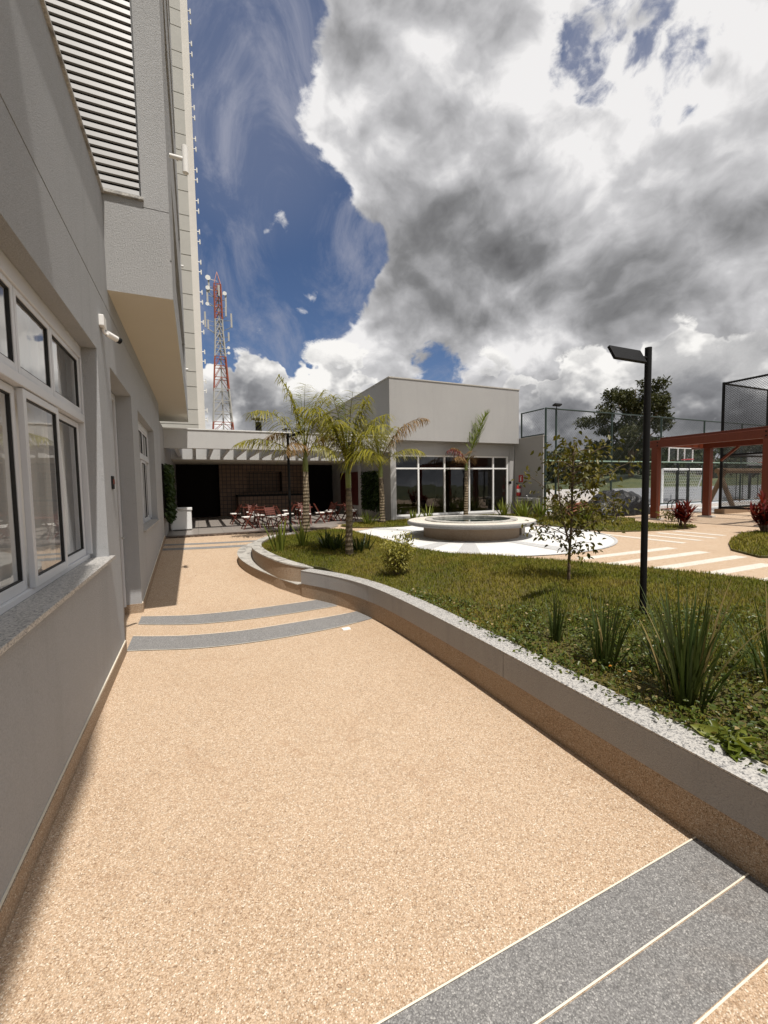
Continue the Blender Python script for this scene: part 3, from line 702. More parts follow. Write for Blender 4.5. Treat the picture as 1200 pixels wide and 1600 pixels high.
# windows
def window(par, hole, xf, ztr, low, up, curtains):
    y0, y1, z0, z1 = hole; fr = MB(); b = .036; D = .07
    fr.box(xf-D, xf, y0, y1, z1-.10, z1-.001); fr.box(xf-D, xf-.02, y0, y1, z0, z0+.035)
    fr.box(xf-D, xf, y0, y0+b, z0+.035, z1-.10); fr.box(xf-D, xf, y1-b, y1, z0+.035, z1-.10)
    fr.box(xf-D, xf+.004, y0+b, y1-b, ztr-.030, ztr+.030)
    win = fr.build('window', 'frame', par, bevel=.004)
    gk = MB()
    def sash(ya, yb, za, zb, xo, w):
        s = MB(); s.box(xo-.03, xo, ya, ya+w, za, zb); s.box(xo-.03, xo, yb-w, yb, za, zb); s.box(xo-.03, xo, ya+w, yb-w, za, za+w*1.25); s.box(xo-.03, xo, ya+w, yb-w, zb-w, zb)
        s.build('sash', 'frame', win, bevel=.003)
        g_ = .007
        gk.box(xo-.024, xo-.006, ya+w, ya+w+g_, za+w, zb-w); gk.box(xo-.024, xo-.006, yb-w-g_, yb-w, za+w, zb-w); gk.box(xo-.024, xo-.006, ya+w+g_, yb-w-g_, za+w*1.25, za+w*1.25+g_); gk.box(xo-.024, xo-.006, ya+w+g_, yb-w-g_, zb-w-g_, zb-w)
        pn.quad((xo-.015, ya+w, za+w), (xo-.015, yb-w, za+w), (xo-.015, yb-w, zb-w), (xo-.015, ya+w, zb-w))
    pn = MB()
    for i, (a, c_) in enumerate(zip(low, low[1:])): sash(a+.006, c_-.006 if i % 2 else c_+.015, z0+.036, ztr-.036, xf-.004-(.034 if i % 2 else 0), .043)
    for a, c_ in zip(up, up[1:]): sash(a+.004, c_-.004, ztr+.036, z1-.101, xf-.012, .034)
    gk.build('gasket', 'rubber', win); pn.build('pane', 'glass', win)
    cu = MB()
    for ya, yb in curtains:
        n = int((yb-ya)/.012); V = []
        for i in range(n+1):
            y = ya + (yb-ya)*i/n; x = xf-.14 + .016*sin(y*30+1.3*sin(y*7)) + .006*sin(y*83)
            V += [(x, y, z0-.2), (x+.006*sin(y*20), y, z1+.05)]
        cu.add(V, [(2*i, 2*i+2, 2*i+3, 2*i+1) for i in range(n)])
    cu.build('curtain', 'curtain', win, smooth=True)
    s = MB(); s.box(xf-.02, XF+.042, y0-.035, y1+.045, z0-.026, z0+.001); s.build('sill', 'granite', win, bevel=.003)
window(bl, W1, XF-.11, 2.19, [.645, 1.27, 1.80, 2.36, 2.84, 3.46, 4.155], [.645, 1.5, 2.2, 2.83, 3.43, 4.155], [(.6, 2.47), (2.50, 4.9)])
window(bl, W2, XF-.10, 2.14, [6.825, 7.4, 7.97, 8.53, 9.105], [6.825, 7.6, 8.35, 9.105], [(6.8, 7.9), (7.95, 9.12)])
mb = MB(); mb.box(XF-.235, XF-.19, 4.82, 6.11, 0.0, 2.7); dr = mb.build('door', 'wall_smooth', bl, bevel=.004)
mb = MB(); mb.box(XF-.238, XF-.17, 4.765, 4.82, 0, 2.775); mb.box(XF-.238, XF-.17, 6.11, 6.154, .12, 2.775); mb.box(XF-.238, XF-.17, 4.82, 6.11, 2.7, 2.775); mb.build('door_frame', 'frame', dr, bevel=.003)
mb = MB(); mb.tube([(XF-.19, 5.98, 1.02), (XF-.13, 5.98, 1.02), (XF-.13, 5.86, 1.02)], .01); mb.build('handle', 'steel', dr)
# upper storeys: a tall volume set forward over the walkway
XU, YU = -.14, 4.86
mb = MB()
wall_mesh(mb, (0, YU, 0), (1,0,0), (0,0,1), (0,-1,0), (-7, XU), (3.53, 34), [(-5.5, -.38, 4.46, 7.25, .28, True), (-.38, XU, 4.372, 4.38, .01, True), (-5.5, -.38, 8.6, 9.9, .2, True), (-5.5, -.38, 11.4, 12.7, .2, True)], 0)
wall_mesh(mb, (XU, 0, 0), (0,1,0), (0,0,1), (1,0,0), (YU, 13.4), (3.53, 34), [(6.2, 12.8, 4.25+2.75*k, 4.3+2.75*k+1.25, .16, True) for k in range(9)] + [(YU, 13.4, 3.90+2.75*k, 3.915+2.75*k, .012, True) for k in range(9)], 0)
mb.quad((-7, 13.4, 3.53), (XU, 13.4, 3.53), (XU, 13.4, 34), (-7, 13.4, 34)); mb.quad((-7, YU, 34), (XU, YU, 34), (XU, 13.4, 34), (-7, 13.4, 34)); mb.quad((-7, YU, 3.53), (-7, 13.4, 3.53), (-7, 13.4, 34), (-7, YU, 34))
mb.build('upper_storey_or_shade_box', 'upper', bl)
mb = MB(); mb.quad((-7, YU, 3.53), (XU, YU, 3.53), (XU, 13.4, 3.53), (-7, 13.4, 3.53)); mb.build('soffit', 'soffit', bl)
mb = MB(); mb.box(-7, -.165, -10, -.85, 9.0, 12.5); mb.build('upper_storey_or_shade_box', 'upper', bl)  # not a real storey: unseen box added to cast shade by the wall foot
mb = MB()
for k in range(9): mb.box(XU-.158, XU-.15, 6.22, 12.78, 4.26+2.75*k, 5.53+2.75*k)
mb.build('window_band', 'glass_dark', bl)
lv = MB(); z = 4.50
while z < 7.22:
    lv.obox((-2.94, YU+.018, z), (1,0,0), Vector((0,.985,-.17)), Vector((0,.17,.985)), 2.55, .011, .0235); z += .075
lo = lv.build('louvre', 'louvre', bl)
mb = MB(); mb.box(-.395, -.382, YU+.004, YU+.08, 4.462, 7.25); mb.build('louvre_frame', 'rubber', lo)
mb = MB(); mb.box(-5.49, -.39, YU+.20, YU+.24, 4.47, 7.24); mb.build('louvre_shade_sheet', 'dark', lo)  # near-black sheet, the shade between the slats put in as colour
mb = MB(); mb.box(-5.5, -.36, YU-.03, YU+.06, 4.43, 4.457); mb.build('louvre_sill', 'granite_stained', bl, bevel=.003)
mb = MB(); mb.tube([(XU-.02, 6.0, 5.72), (.02, 6.0, 5.72)], .024, 12); mb.tube([(.035, 6.0, 5.56), (.035, 6.0, 5.88)], .036, 14); mb.build('drain_spout', 'pvc', bl, smooth=False)
for k in range(3):
    mb = MB(); mb.tube([(XU-.02, 12.9, 4.9+2.75*k), (XU+.06, 12.9, 4.9+2.75*k)], .03, 10); mb.build('drain_spout', 'pvc', bl)

# things fixed to the wall
sc = thing('security_camera', (XF, 4.42, 3.12), 'white security camera on a square junction box high on the stuccoed wall', 'camera')
mb = MB(); mb.box(XF, XF+.04, 4.34, 4.46, 3.02, 3.115); mb.build('junction_box', 'pvc', sc, bevel=.006)
mb = MB(); mb.tube([(XF+.015, 4.42, 3.02), (XF+.025, 4.43, 2.985), (XF+.05, 4.46, 2.98)], .012, 10); mb.build('bracket', 'pvc', sc)
cd = Vector((.62, .75, -.18)).normalized(); c0 = Vector((XF+.04, 4.45, 2.99))
mb = MB(); mb.tube([c0, c0+cd*.10], .026, 16); mb.build('housing', 'pvc', sc)
mb = MB(); mb.tube([c0+cd*.095, c0+cd*.135], [.025, .027], 16); mb.build('lens', 'black_metal', sc)
sw = thing('wall_switch', (XF, 4.55, 1.68), 'small dark brown intercom plate on the stuccoed wall beside the doorway', 'wall plate')
mb = MB(); mb.box(XF, XF+.014, 4.50, 4.585, 1.615, 1.735); mb.build('plate', 'black_metal', sw, bevel=.004)
mb = MB(); mb.box(XF+.014, XF+.02, 4.52, 4.565, 1.66, 1.705); mb.build('button', 'chair_wood', sw)

# ------------------------------------------------------------------ apartment tower behind
tw = thing('apartment_tower', (-4, 36, 0), 'tall pale apartment tower rising behind the pavilion roof, drain spouts down its edge', 'building')
mb = MB(); gz = []
k = 0
while 6.6+2.9*k < 58:
    gz += [(-12, .33, 6.6+2.9*k, 6.66+2.9*k, .06, True), (-12, .33, 7.75+2.9*k, 7.81+2.9*k, .06, True)]; k += 1
wall_mesh(mb, (0, 36, 0), (1,0,0), (0,0,1), (0,-1,0), (-12, .33), (0, 60), gz, 0)
wall_mesh(mb, (.33, 0, 0), (0,1,0), (0,0,1), (1,0,0), (36, 46), (0, 60), [], 0)
mb.quad((-12, 36, 60), (.33, 36, 60), (.33, 46, 60), (-12, 46, 60)); mb.build('panel_wall', 'tower_panel', tw)
mb = MB(); mb.box(-12, 1.05, 46.01, 60, 0, 66); mb.build('side_wing', 'tower_white', tw)
k = 0
while 8.6+2.9*k < 62:
    for dz in (0, .95):
        m_ = MB(); z = 8.6+2.9*k+dz; m_.tube([(1.04, 46.4, z), (1.28, 46.4, z)], .045, 8); m_.tube([(1.28, 46.4, z-.22), (1.28, 46.4, z+.22)], .06, 8); m_.build('drain_spout', 'pvc', tw)
    k += 1

# ------------------------------------------------------------------ telecom mast
mt = thing('telecom_mast', (4.7, 80, 0), 'red and white lattice telecom mast carrying panel antennas and dishes', 'mast')
def mast_w(z): return 2.35 - (2.35-.62)*min(1, z/29.0) if z < 29 else .62 - .1*(z-29)/9
levels = [0, 3, 6, 9, 11.6, 13.2, 15.0, 17.0, 19, 21, 23, 24.6, 26, 27.3, 28.6, 29.8, 31, 32.2, 33.4, 34.6, 35.8, 37]
secs = [(0, 13.2, 'mast_red'), (13.2, 19, 'mast_white'), (19, 24.6, 'mast_red'), (24.6, 31, 'mast_white'), (31, 37, 'mast_red')]
CX, CY = 4.7, 80
def corner(i, z):
    w = mast_w(z); return Vector((CX + w*(1, -1, -1, 1)[i], CY + w*(1, 1, -1, -1)[i], z))
for za, zb, mt_ in secs:
    m_ = MB(); lv_ = [z for z in levels if za <= z <= zb]
    for a, b in zip(lv_, lv_[1:]):
        for i in range(4):
            j = (i+1) % 4
            m_.tube([corner(i, a), corner(i, b)], .115, 5); m_.tube([corner(i, b), corner(j, b)], .07, 4)
            mid = (corner(i, b)+corner(j, b))/2
            m_.tube([corner(i, a), mid], .06, 4); m_.tube([corner(j, a), mid], .06, 4)
    m_.build('lattice_section', mt_, mt)
m_ = MB(); m_.tube([(CX+.1, CY, 0), (CX+.1, CY, 37)], .13, 6); m_.build('cable_ladder', 'mast_white', mt)
m_ = MB()
for i in range(4): m_.tube([corner(i, 37), (CX, CY, 39.2)], .06, 4)
m_.build('tip', 'mast_red', mt)
for dx, z, h in ((-2.2, 29.3, 2.6), (-1.75, 29.0, 1.6), (2.05, 29.8, 2.4), (1.5, 27.4, 1.5), (-1.4, 35.2, 2.2), (-1.7, 33.6, 2.4), (1.25, 33.2, 2.4), (.2, 34.9, 1.8), (1.2, 31.6, 1.6)):
    m_ = MB(); m_.box(CX+dx-.14, CX+dx+.14, CY-.75, CY-.6, z, z+h); m_.build('panel_antenna', 'mast_white', mt)
    for za, zb_ in ((z+h*.5, z+h*.5-.1), (z+.1, z-.9)):
        m_ = MB(); m_.bar((CX+dx, CY-.6, za), (CX, CY, zb_), .07); m_.build('antenna_arm', 'steel', mt)
for dx, z, r in ((-1.5, 37.6, .42), (-1.6, 35.9, .35), (-1.75, 33.2, .3), (1.1, 35.4, .34), (1.4, 26.2, .25), (1.4, 25.3, .25)):
    m_ = MB(); m_.tube([(CX+dx, CY-.9, z), (CX+dx, CY-.8, z), (CX+dx, CY-.5, z)], [r, r*.9, r*.2], 14); m_.bar((CX+dx, CY-.5, z), (CX, CY, z), .08); m_.build('dish', 'pvc', mt)

# ------------------------------------------------------------------ barbecue pavilion
pv = thing('barbecue_pavilion', (2.3, 14.5, ZP), 'open barbecue pavilion with white concrete pergola front and dark brown tiled back wall', 'pavilion')
XL = -.73
mb = MB(); mb.prism([(XL, 11.04), (3.3, 11.04), (3.72, 11.6), (3.72, 12.12), (5.68, 12.12), (5.68, 18.2), (XL, 18.2)], ZP-.02, ZP+.03); mb.build('floor', 'floor_tile', pv)
mb = MB(); mb.box(XL, 3.3, 11.02, 11.30, ZP-.02, ZP+.036); mb.build('floor_edging', 'edge_tile', pv)
mb = MB(); mb.box(-1.0, 5.697, 12.2, 12.36, 2.68, 3.17); mb.build('front_beam', 'beam_white', pv, bevel=.004)
mb = MB(); mb.box(-1.0, 5.697, 12.18, 12.38, 3.17, 3.20); mb.build('beam_flashing', 'white_metal', pv)
n = 15
for k in range(n):
    x = -.45 + k*.43; m_ = MB(); m_.box(x-.045, x+.045, 12.361, 15.398, 2.66, 3.10); m_.build('rafter', 'beam_white', pv)
mb = MB(); mb.box(-1.0, 5.697, 15.4, 15.58, 2.60, 3.17); mb.build('rear_beam', 'beam_white', pv)
mb = MB(); mb.box(-1.0, 5.697, 15.58, 18.6, 3.02, 3.16); mb.build('roof', 'concrete', pv)
mb = MB(); mb.box(-1.0, 5.697, 15.58, 18.6, 2.60, 2.66); mb.build('ceiling', 'soffit', pv)
mb = MB(); mb.box(XL-.2, XL, 10.73, 18.6, 0, 3.2)
mb.build('end_wall', 'wall_smooth', pv)
GA = on_y(366, 748, 18.2); GB = on_y(438, 748, 18.2)
mb = MB(); wall_mesh(mb, (0, 18.2, 0), (1,0,0), (0,0,1), (0,-1,0), (.85, 4.35), (ZP, 2.62), [(1.9, 3.35, 1.45, 2.3, .5, True)], .6); mb.build('back_wall', 'brown_tile', pv)
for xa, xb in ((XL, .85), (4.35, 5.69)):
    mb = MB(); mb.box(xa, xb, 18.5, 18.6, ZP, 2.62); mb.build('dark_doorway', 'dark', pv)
mb = MB(); mb.box(1.45, 4.1, 17.55, 18.19, 1.28, 1.34); mb.build('counter_top', 'black_metal', pv)
mb = MB(); mb.box(1.5, 4.05, 17.6, 18.19, ZP+.03, 1.28); mb.build('counter_base', 'brown_tile', pv)
mb = MB(); mb.tube([(2.35, 17.4, 3.16), (2.35, 17.4, 4.22)], .12, 16); mb.lathe([(.0, 4.42), (.27, 4.35), (.27, 4.33), (.0, 4.33)], 16, (2.35, 17.4))
for a in range(4): mb.tube([(2.35+.11*cos(a*pi/2), 17.4+.11*sin(a*pi/2), 4.18), (2.35+.11*cos(a*pi/2), 17.4+.11*sin(a*pi/2), 4.34)], .012, 5)
mb.build('chimney', 'black_metal', pv)
mb = MB(); mb.tube([(3.35, 17.0, 3.16), (3.35, 17.0, 3.86)], .05, 12); mb.lathe([(.0, 4.0), (.16, 3.92), (.16, 3.90), (0, 3.90)], 14, (3.35, 17.0)); mb.build('chimney', 'black_metal', pv)

fz = thing('chest_freezer', (-.42, 12.9, ZP+.03), 'white chest freezer standing under the leafy wall at the pavilion end', 'freezer')
mb = MB(); mb.box(XL+.05, -.16, 12.62, 13.1, ZP+.05, 1.02); mb.build('cabinet', 'white_metal', fz, bevel=.02)
mb = MB(); mb.box(XL+.03, -.14, 12.60, 13.12, 1.025, 1.10); mb.build('lid', 'white_metal', fz, bevel=.015)
mb = MB(); mb.bar((-.5, 12.59, 1.07), (-.35, 12.59, 1.07), .02); mb.build('handle', 'steel', fz)
mb = MB(); mb.box(XL+.09, -.2, 12.66, 13.06, ZP+.03, ZP+.05); mb.build('plinth', 'black_metal', fz)

def green_wall(name, P, label, mirror):
    x, y0, y1, z0, z1, s = P
    t = thing(name, (x, (y0+y1)/2, z0), label, 'green wall')
    m_ = MB(); m_.box(min(x, x+s*.04), max(x, x+s*.04), y0, y1, z0, z1); m_.build('backing', 'dark', t)
    n = 1500; Pn = np.stack([x + s*RNG.uniform(.03, .14, n), RNG.uniform(y0-.03, y1+.03, n), RNG.uniform(z0-.08, z1+.02, n)], 1)
    dirs = np.tile(np.array([s*.8, 0, -.6]), (n, 1)); np_mesh('foliage', leaf_cloud(Pn, .11, .5, dirs=dirs), 6, LEAF6, 'ivy', t)
green_wall('vertical_garden', (XL, 10.85, 12.5, .95, 2.2, 1), 'leafy green wall panel above the white freezer', 0)
green_wall('vertical_garden', (5.7, 12.9, 14.4, .88, 2.12, -1), 'dark leafy green wall panel between the palm and the building corner', 0)

# ------------------------------------------------------------------ white pavilion building with glazed front
cb = thing('clubhouse', (8.3, 15, ZP), 'flat-roofed pale grey building with a tall white-framed glass front', 'building')
X0, X1, YF = 5.70, 10.97, 12.2
mb = MB(); mb.box(X0, X1, YF, 22, 3.08, 5.03); mb.box(X0, X0+.2, YF, 22, ZP-.1, 3.08); mb.box(X1-.2, X1, YF+.25, 22, ZP-.1, 3.08); mb.box(X0+.2, X1-.2, 21.8, 22, ZP-.1, 3.08)
mb.build('wall', 'wall_smooth', cb)
mb = MB(); mb.box(X0-.02, X1+.02, YF-.02, 22.02, 5.03, 5.065); mb.build('parapet_flashing', 'concrete', cb)
mb = MB(); mb.box(X0+.2, X1-.2, YF+.27, YF+.42, 2.63, 3.08); mb.build('lintel', 'wall_smooth', cb)
mb = MB(); mb.box(X0+.2, 10.04, YF+.22, YF+.42, ZP-.05, .57); mb.build('plinth', 'wall_smooth', cb)
mb = MB(); mb.box(X0+.2, X1-.2, YF+.42, 21.8, ZP-.05, ZP+.04); mb.build('floor', 'floor_tile', cb)
mb = MB(); mb.box(X0+.2, X1-.2, 17.8, 18, ZP+.04, 3.08); mb.build('partition', 'dark', cb)
YG = YF+.30
gx = [5.93, 6.89, 7.93, 8.97, 10.04, 10.69]
mb = MB()
for x in gx: mb.box(x-.03, x+.03, YG, YG+.08, .57 if x < 10 else .46, 2.63)
for a, b in zip(gx, gx[1:]):
    mb.box(a+.03, b-.03, YG, YG+.08, 2.15, 2.20); mb.box(a+.03, b-.03, YG, YG+.08, 2.575, 2.63)
    if b < 10.1: mb.box(a+.03, b-.03, YG, YG+.08, .57, .63)
fr = mb.build('glazing_frame', 'white_metal', cb, bevel=.004)
mb = MB()
for a, b in zip(gx, gx[1:]):
    for z0, z1 in ((.6, 2.16), (2.19, 2.58)):
        mb.quad((a+.02, YG+.04, z0), (b-.02, YG+.04, z0), (b-.02, YG+.04, z1), (a+.02, YG+.04, z1))
mb.build('pane', 'glass_dark', fr)
mb = MB(); mb.box(10.07, 10.66, YG+.02, YG+.06, .47, .62); mb.build('door_rail', 'frame', fr)
mb = MB(); mb.box(10.69+.03, X1-.2, YF+.27, YF+.42, ZP-.05, 2.63); mb.build('pier', 'wall_smooth', cb)
mb = MB(); mb.box(X0-.02, X0, 15.0, 17.3, .87, 2.17); mb.build('window', 'maroon', cb)
mb = MB(); mb.box(X0-.12, X0-.001, 14.55, 14.85, ZP+.03, 2.66); mb.build('pilaster', 'wall_smooth', cb)
c = on_x(598.5, 757, X0); mb = MB(); mb.box(X0-.015, X0, c.y-.06, c.y+.06, c.z-.07, c.z+.05); mb.build('switch_plate', 'black_metal', cb)
c = on_y(797, 754, YF+.27); mb = MB(); mb.box(c.x-.07, c.x+.05, YF+.25, YF+.27, c.z-.05, c.z+.05); mb.build('switch_plate', 'black_metal', cb)

lw = thing('boundary_wall', (11.07, 11.6, ZP), 'short grey wall beside the glass front carrying the fire extinguisher', 'wall')
mb = MB(); mb.box(11.0, 11.15, 11.03, 13.2, ZP-.05, 3.24); mb.build('wall', 'wall_smooth', lw)
mb = MB(); mb.box(10.985, 11.165, 11.015, 13.2, 3.24, 3.27); mb.build('coping', 'concrete', lw)
ex = thing('fire_extinguisher', (10.93, 12.0, 1.1), 'red fire extinguisher hanging on the grey wall below its sign', 'extinguisher')
c = on_x(810, 765, 11.0)
EY, EZ = c.y-.1, c.z
mb = MB(); mb.lathe([(0, EZ-.24), (.075, EZ-.23), (.08, EZ-.2), (.08, EZ+.08), (.05, EZ+.14), (.022, EZ+.17), (.022, EZ+.19), (0, EZ+.19)], 16, (10.915, EY)); mb.build('cylinder', 'red_paint', ex, smooth=True)
mb = MB(); mb.bar((10.915, EY, EZ+.20), (10.915, EY+.12, EZ+.24), .03); mb.tube([(10.9, EY-.03, EZ+.19), (10.86, EY-.12, EZ+.1), (10.87, EY-.12, EZ-.12)], .012, 6); mb.build('valve', 'black_metal', ex)
mb = MB(); mb.lathe([(.081, EZ-.10), (.0815, EZ-.09), (.0815, EZ+.02), (.081, EZ+.03)], 16, (10.915, EY)); mb.build('cylinder_sticker', 'pvc', ex)
c = on_x(811, 748, 11.0)
sg = thing('extinguisher_sign', (11.0, c.y-.1, c.z), 'small red square sign with a white pictogram on the grey wall', 'sign')
sy = c.y-.1
mb = MB(); mb.box(10.99, 10.998, sy-.11, sy+.11, c.z-.13, c.z+.13); mb.build('plate', 'red_paint', sg)
mb = MB(); mb.box(10.986, 10.989, sy-.025, sy+.025, c.z-.09, c.z+.05); mb.box(10.986, 10.989, sy-.05, sy+.01, c.z+.06, c.z+.085); mb.build('pictogram', 'pvc', sg)
df = thing('drinking_fountain', (10.85, 11.6, .8), 'stainless steel drinking fountain fixed to the end of the grey wall', 'drinking fountain')
mb = MB(); mb.box(10.62, 10.995, 11.35, 12.0, .98, 1.10); mb.build('basin', 'steel', df, bevel=.02)
mb = MB(); mb.box(10.8, 10.995, 11.12, 11.34, .72, 1.09); mb.build('cooler_box', 'steel', df, bevel=.015)
mb = MB(); mb.tube([(10.75, 11.5, 1.10), (10.75, 11.5, 1.17), (10.70, 11.52, 1.18)], .012, 8); mb.build('spout', 'steel', df)

# ------------------------------------------------------------------ round fountain basin
fo = thing('fountain_basin', (FC.x, FC.y, ZP), 'round fountain basin with pale overhanging rim and dark green water', 'fountain')
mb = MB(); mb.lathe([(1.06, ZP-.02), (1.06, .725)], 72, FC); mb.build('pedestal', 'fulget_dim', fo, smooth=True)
mb = MB(); mb.lathe([(1.05, .722), (1.40, .725), (1.425, .735), (1.43, .775), (1.425, .80), (1.40, .812)], 96, FC); mb.build('rim_edge', 'fulget_grey', fo, smooth=True)
mb = MB(); mb.lathe([(1.40, .812), (1.03, .812)], 96, FC); mb.build('rim', 'fulget_pale', fo, smooth=False)
mb = MB(); mb.lathe([(1.03, .80), (1.03, .832), (1.02, .84), (.88, .84), (.87, .832), (.87, .55)], 96, FC); mb.build('inner_kerb', 'granite_stained', fo)
mb = MB(); mb.lathe([(.868, .785), (.001, .785)], 72, FC); mb.build('water', 'water', fo)
c = FC + Vector((.98, -.55, 0)); mb = MB(); mb.box(c.x-.04, c.x+.06, c.y-.06, c.y+.04, ZP, .722); mb.build('support_fin', 'fulget_pale', fo)
# ------------------------------------------------------------------ lamp posts
def lamp(loc, h, r, head_dir, tilt, L, label):
    t = thing('lamp_post', loc, label, 'lamp post', 'black lamp posts of the garden')
    x, y, z = loc
    m_ = MB(); m_.tube([(x, y, z-.05), (x, y, z+h)], r, 20); m_.build('post', 'black_metal', t, smooth=False)
    m_ = MB(); m_.box(x-r*2, x+r*2, y-r*2, y+r*2, z-.02, z+.012); m_.build('base_plate', 'black_metal', t)
    d = Vector(head_dir).normalized(); u = d.cross(Vector((0,0,1))).normalized(); w = u.cross(d)
    a = Vector((x, y, z+h-.085)); m_ = MB(); m_.tube([a, a+d*(.10)], r*.42, 10); m_.build('arm', 'black_metal', t)
    uu = u*cos(tilt) + w*sin(tilt); ww = d.cross(uu)*-1
    hc = a + d*(.07+L/2)
    hd = MB(); hd.obox(hc, d, uu, ww, L/2, .062, .012); ho = hd.build('lamp_head', 'black_metal', t, bevel=.003)
    m_ = MB(); m_.obox(hc-ww*.0125, d, uu, ww, L/2-.02, .048, .001); m_.build('lens', 'black_metal', ho)
    return t
lamp((3.44, 2.31, lawn_z(3.44, 2.31)), 2.70-lawn_z(3.44, 2.31), .026, (-1, 0, 0), radians(62), .37, 'tall black lamp post standing in the lawn behind the big strap-leaf clump')
lamp((1.98, 9.85, .50), 2.36, .030, (.93, -.15, .34), radians(12), .36, 'black lamp post beside the palm at the rounded end of the planter')
q = at_depth(893.6, 760, 14.5); lamp((q.x, q.y, ZP), 2.43, .032, (-1, -.2, 0.02), radians(25), .36, 'black lamp post half hidden behind the leafy young tree')

# ------------------------------------------------------------------ palms
def frond(mb, base, az, el, L, droop, leaf, n, hang, w=.022, r=random):
    """arching rachis with drooping leaflets on both sides"""
    d = Vector((cos(az)*cos(el), sin(az)*cos(el), sin(el))); p = Vector(base); st = L/14; pts = [p.copy()]
    for i in range(14):
        d = (d + Vector((0,0,-1))*droop*st*(0.35+1.3*i/14)).normalized(); p = p + d*st; pts.append(p.copy())
    mb.tube(pts, [.014*(1-.8*i/14) for i in range(15)], 5)
    for k in range(n):
        f = .26 + .74*k/n; i = min(13, int(f*14)); q = pts[i].lerp(pts[i+1], f*14-i); t = (pts[i+1]-pts[i]).normalized()
        side = t.cross(Vector((0,0,1))); side = side.normalized() if side.length > .05 else Vector((sin(az), -cos(az), 0))
        upv = side.cross(t)
        ll = leaf*(.55+.9*sin(pi*min(1, .12+.88*f)))*r.uniform(.8, 1.15)
        for sgn in (-1, 1):
            dd = (side*sgn*r.uniform(.75, 1.0) + t*r.uniform(.35, .7) + upv*r.uniform(-.1, .45)).normalized()
            a = q; P = [a]; dv = dd
            for s in range(4):
                dv = (dv + Vector((r.uniform(-.12, .12), r.uniform(-.12, .12), -hang*r.uniform(.25, .55)))).normalized(); a = a + dv*ll/4; P.append(a)
            sd = dd.cross(Vector((0,0,1))); sd = sd.normalized() if sd.length > .05 else t
            mb.ribbon(P, [w*.6, w, w*.9, w*.6, w*.12], sd)
def palm(name, loc, th, shaft, r0, specs, label, mats=None):
    t = thing(name, loc, label, 'palm', None); x, y, z = loc; rr = random.Random(int(x*100))
    top = Vector((x+rr.uniform(-.03, .03), y, z+th))
    pts = [Vector((x, y, z-.05)), Vector((x, y, z+.05)), Vector((x, y, z+.3)), Vector((x, y, z+.3)).lerp(top, .5)+Vector((.012, 0, 0)), top]
    m_ = MB(); m_.tube(pts, [r0*1.25, r0*1.15, r0, r0*.92, r0*.74], 14); m_.build('trunk', 'bark_palm', t, smooth=True)
    m_ = MB(); m_.tube([top-Vector((0,0,.02)), top+Vector((0,0,shaft*.4)), top+Vector((0,0,shaft))], [r0*.74, r0*.8, r0*.4], 12); m_.build('crownshaft', 'stem_green', t, smooth=True)
    for az, el, L, droop, leaf, hang, mt_ in specs:
        m_ = MB(); base = top + Vector((0, 0, shaft*rr.uniform(.35, 1.0)))
        frond(m_, base, radians(az), radians(el), L, droop, leaf, int(24*L/1.0)+8, hang, .020, rr); m_.build('frond', mt_, t, recalc=False)
    return t
P1 = [(95, 86, 1.10, .30, .30, .25, 'palm_green'), (200, 83, 1.35, .95, .40, .75, 'palm'), (265, 80, 1.30, 1.05, .40, .75, 'palm'), (330, 81, 1.35, 1.0, .40, .75, 'palm'), (30, 79, 1.35, 1.05, .40, .75, 'palm'), (140, 78, 1.30, 1.2, .40, .8, 'palm'),
      (175, 70, 1.25, 1.35, .38, .9, 'palm'), (240, 66, 1.20, 1.5, .38, .9, 'palm'), (300, 68, 1.20, 1.5, .38, .9, 'palm'), (0, 70, 1.25, 1.3, .38, .9, 'palm'), (110, 60, 1.1, 1.7, .32, .9, 'palm_dry'), (280, 58, 1.0, 1.9, .34, 1.0, 'palm')]
palm('palm_tree', (2.33, 6.70, lawn_z(2.33, 6.7)), 1.14, .46, .062, P1, 'palm in the lawn with upright yellow-green fronds, nearest the leafy low shrub')
P2 = [(100, 86, 1.7, .35, .38, .45, 'palm_green'), (165, 82, 1.95, .80, .46, .75, 'palm'), (20, 80, 1.8, .85, .46, .75, 'palm'), (320, 79, 1.8, .9, .46, .8, 'palm'), (260, 78, 1.75, 1.0, .46, .8, 'palm'), (205, 60, 1.85, .95, .46, .85, 'palm'),
      (188, 40, 1.75, .75, .40, .85, 'palm'), (60, 66, 1.6, 1.2, .42, .85, 'palm'), (345, 66, 1.5, 1.2, .42, .9, 'palm'), (140, 56, 1.3, 1.6, .36, .9, 'palm_dry'), (230, 40, 1.1, 2.0, .34, 1.0, 'palm_dry'), (310, 30, 1.0, 2.0, .34, 1.0, 'palm')]
palm('palm_tree', (2.40, 10.05, .53), 1.45, .5, .085, P2, 'palm with a drooping frond reaching over the terrace, beside the lamp at the planter end')
P3 = [(100, 82, 1.3, .5, .34, .5, 'palm_green'), (-22, 66, 2.05, .80, .46, 1.0, 'palm_dry'), (-40, 46, 1.45, 1.0, .42, .8, 'palm'), (170, 80, 1.55, 1.0, .42, .8, 'palm'), (215, 72, 1.45, 1.2, .40, .8, 'palm'), (250, 74, 1.35, 1.3, .40, .8, 'palm'),
      (300, 76, 1.25, 1.3, .38, .8, 'palm'), (60, 70, 1.25, 1.3, .38, .8, 'palm'), (185, 55, 1.3, 1.4, .38, .9, 'palm'), (140, 66, 1.25, 1.5, .38, .9, 'palm'), (235, 45, 1.1, 1.7, .34, 1.0, 'palm')]
palm('palm_tree', (5.12, 11.6, ZP+.02), 1.40, .5, .085, P3, 'palm with browned hooked leaflets standing before the building corner and dark green wall panel')
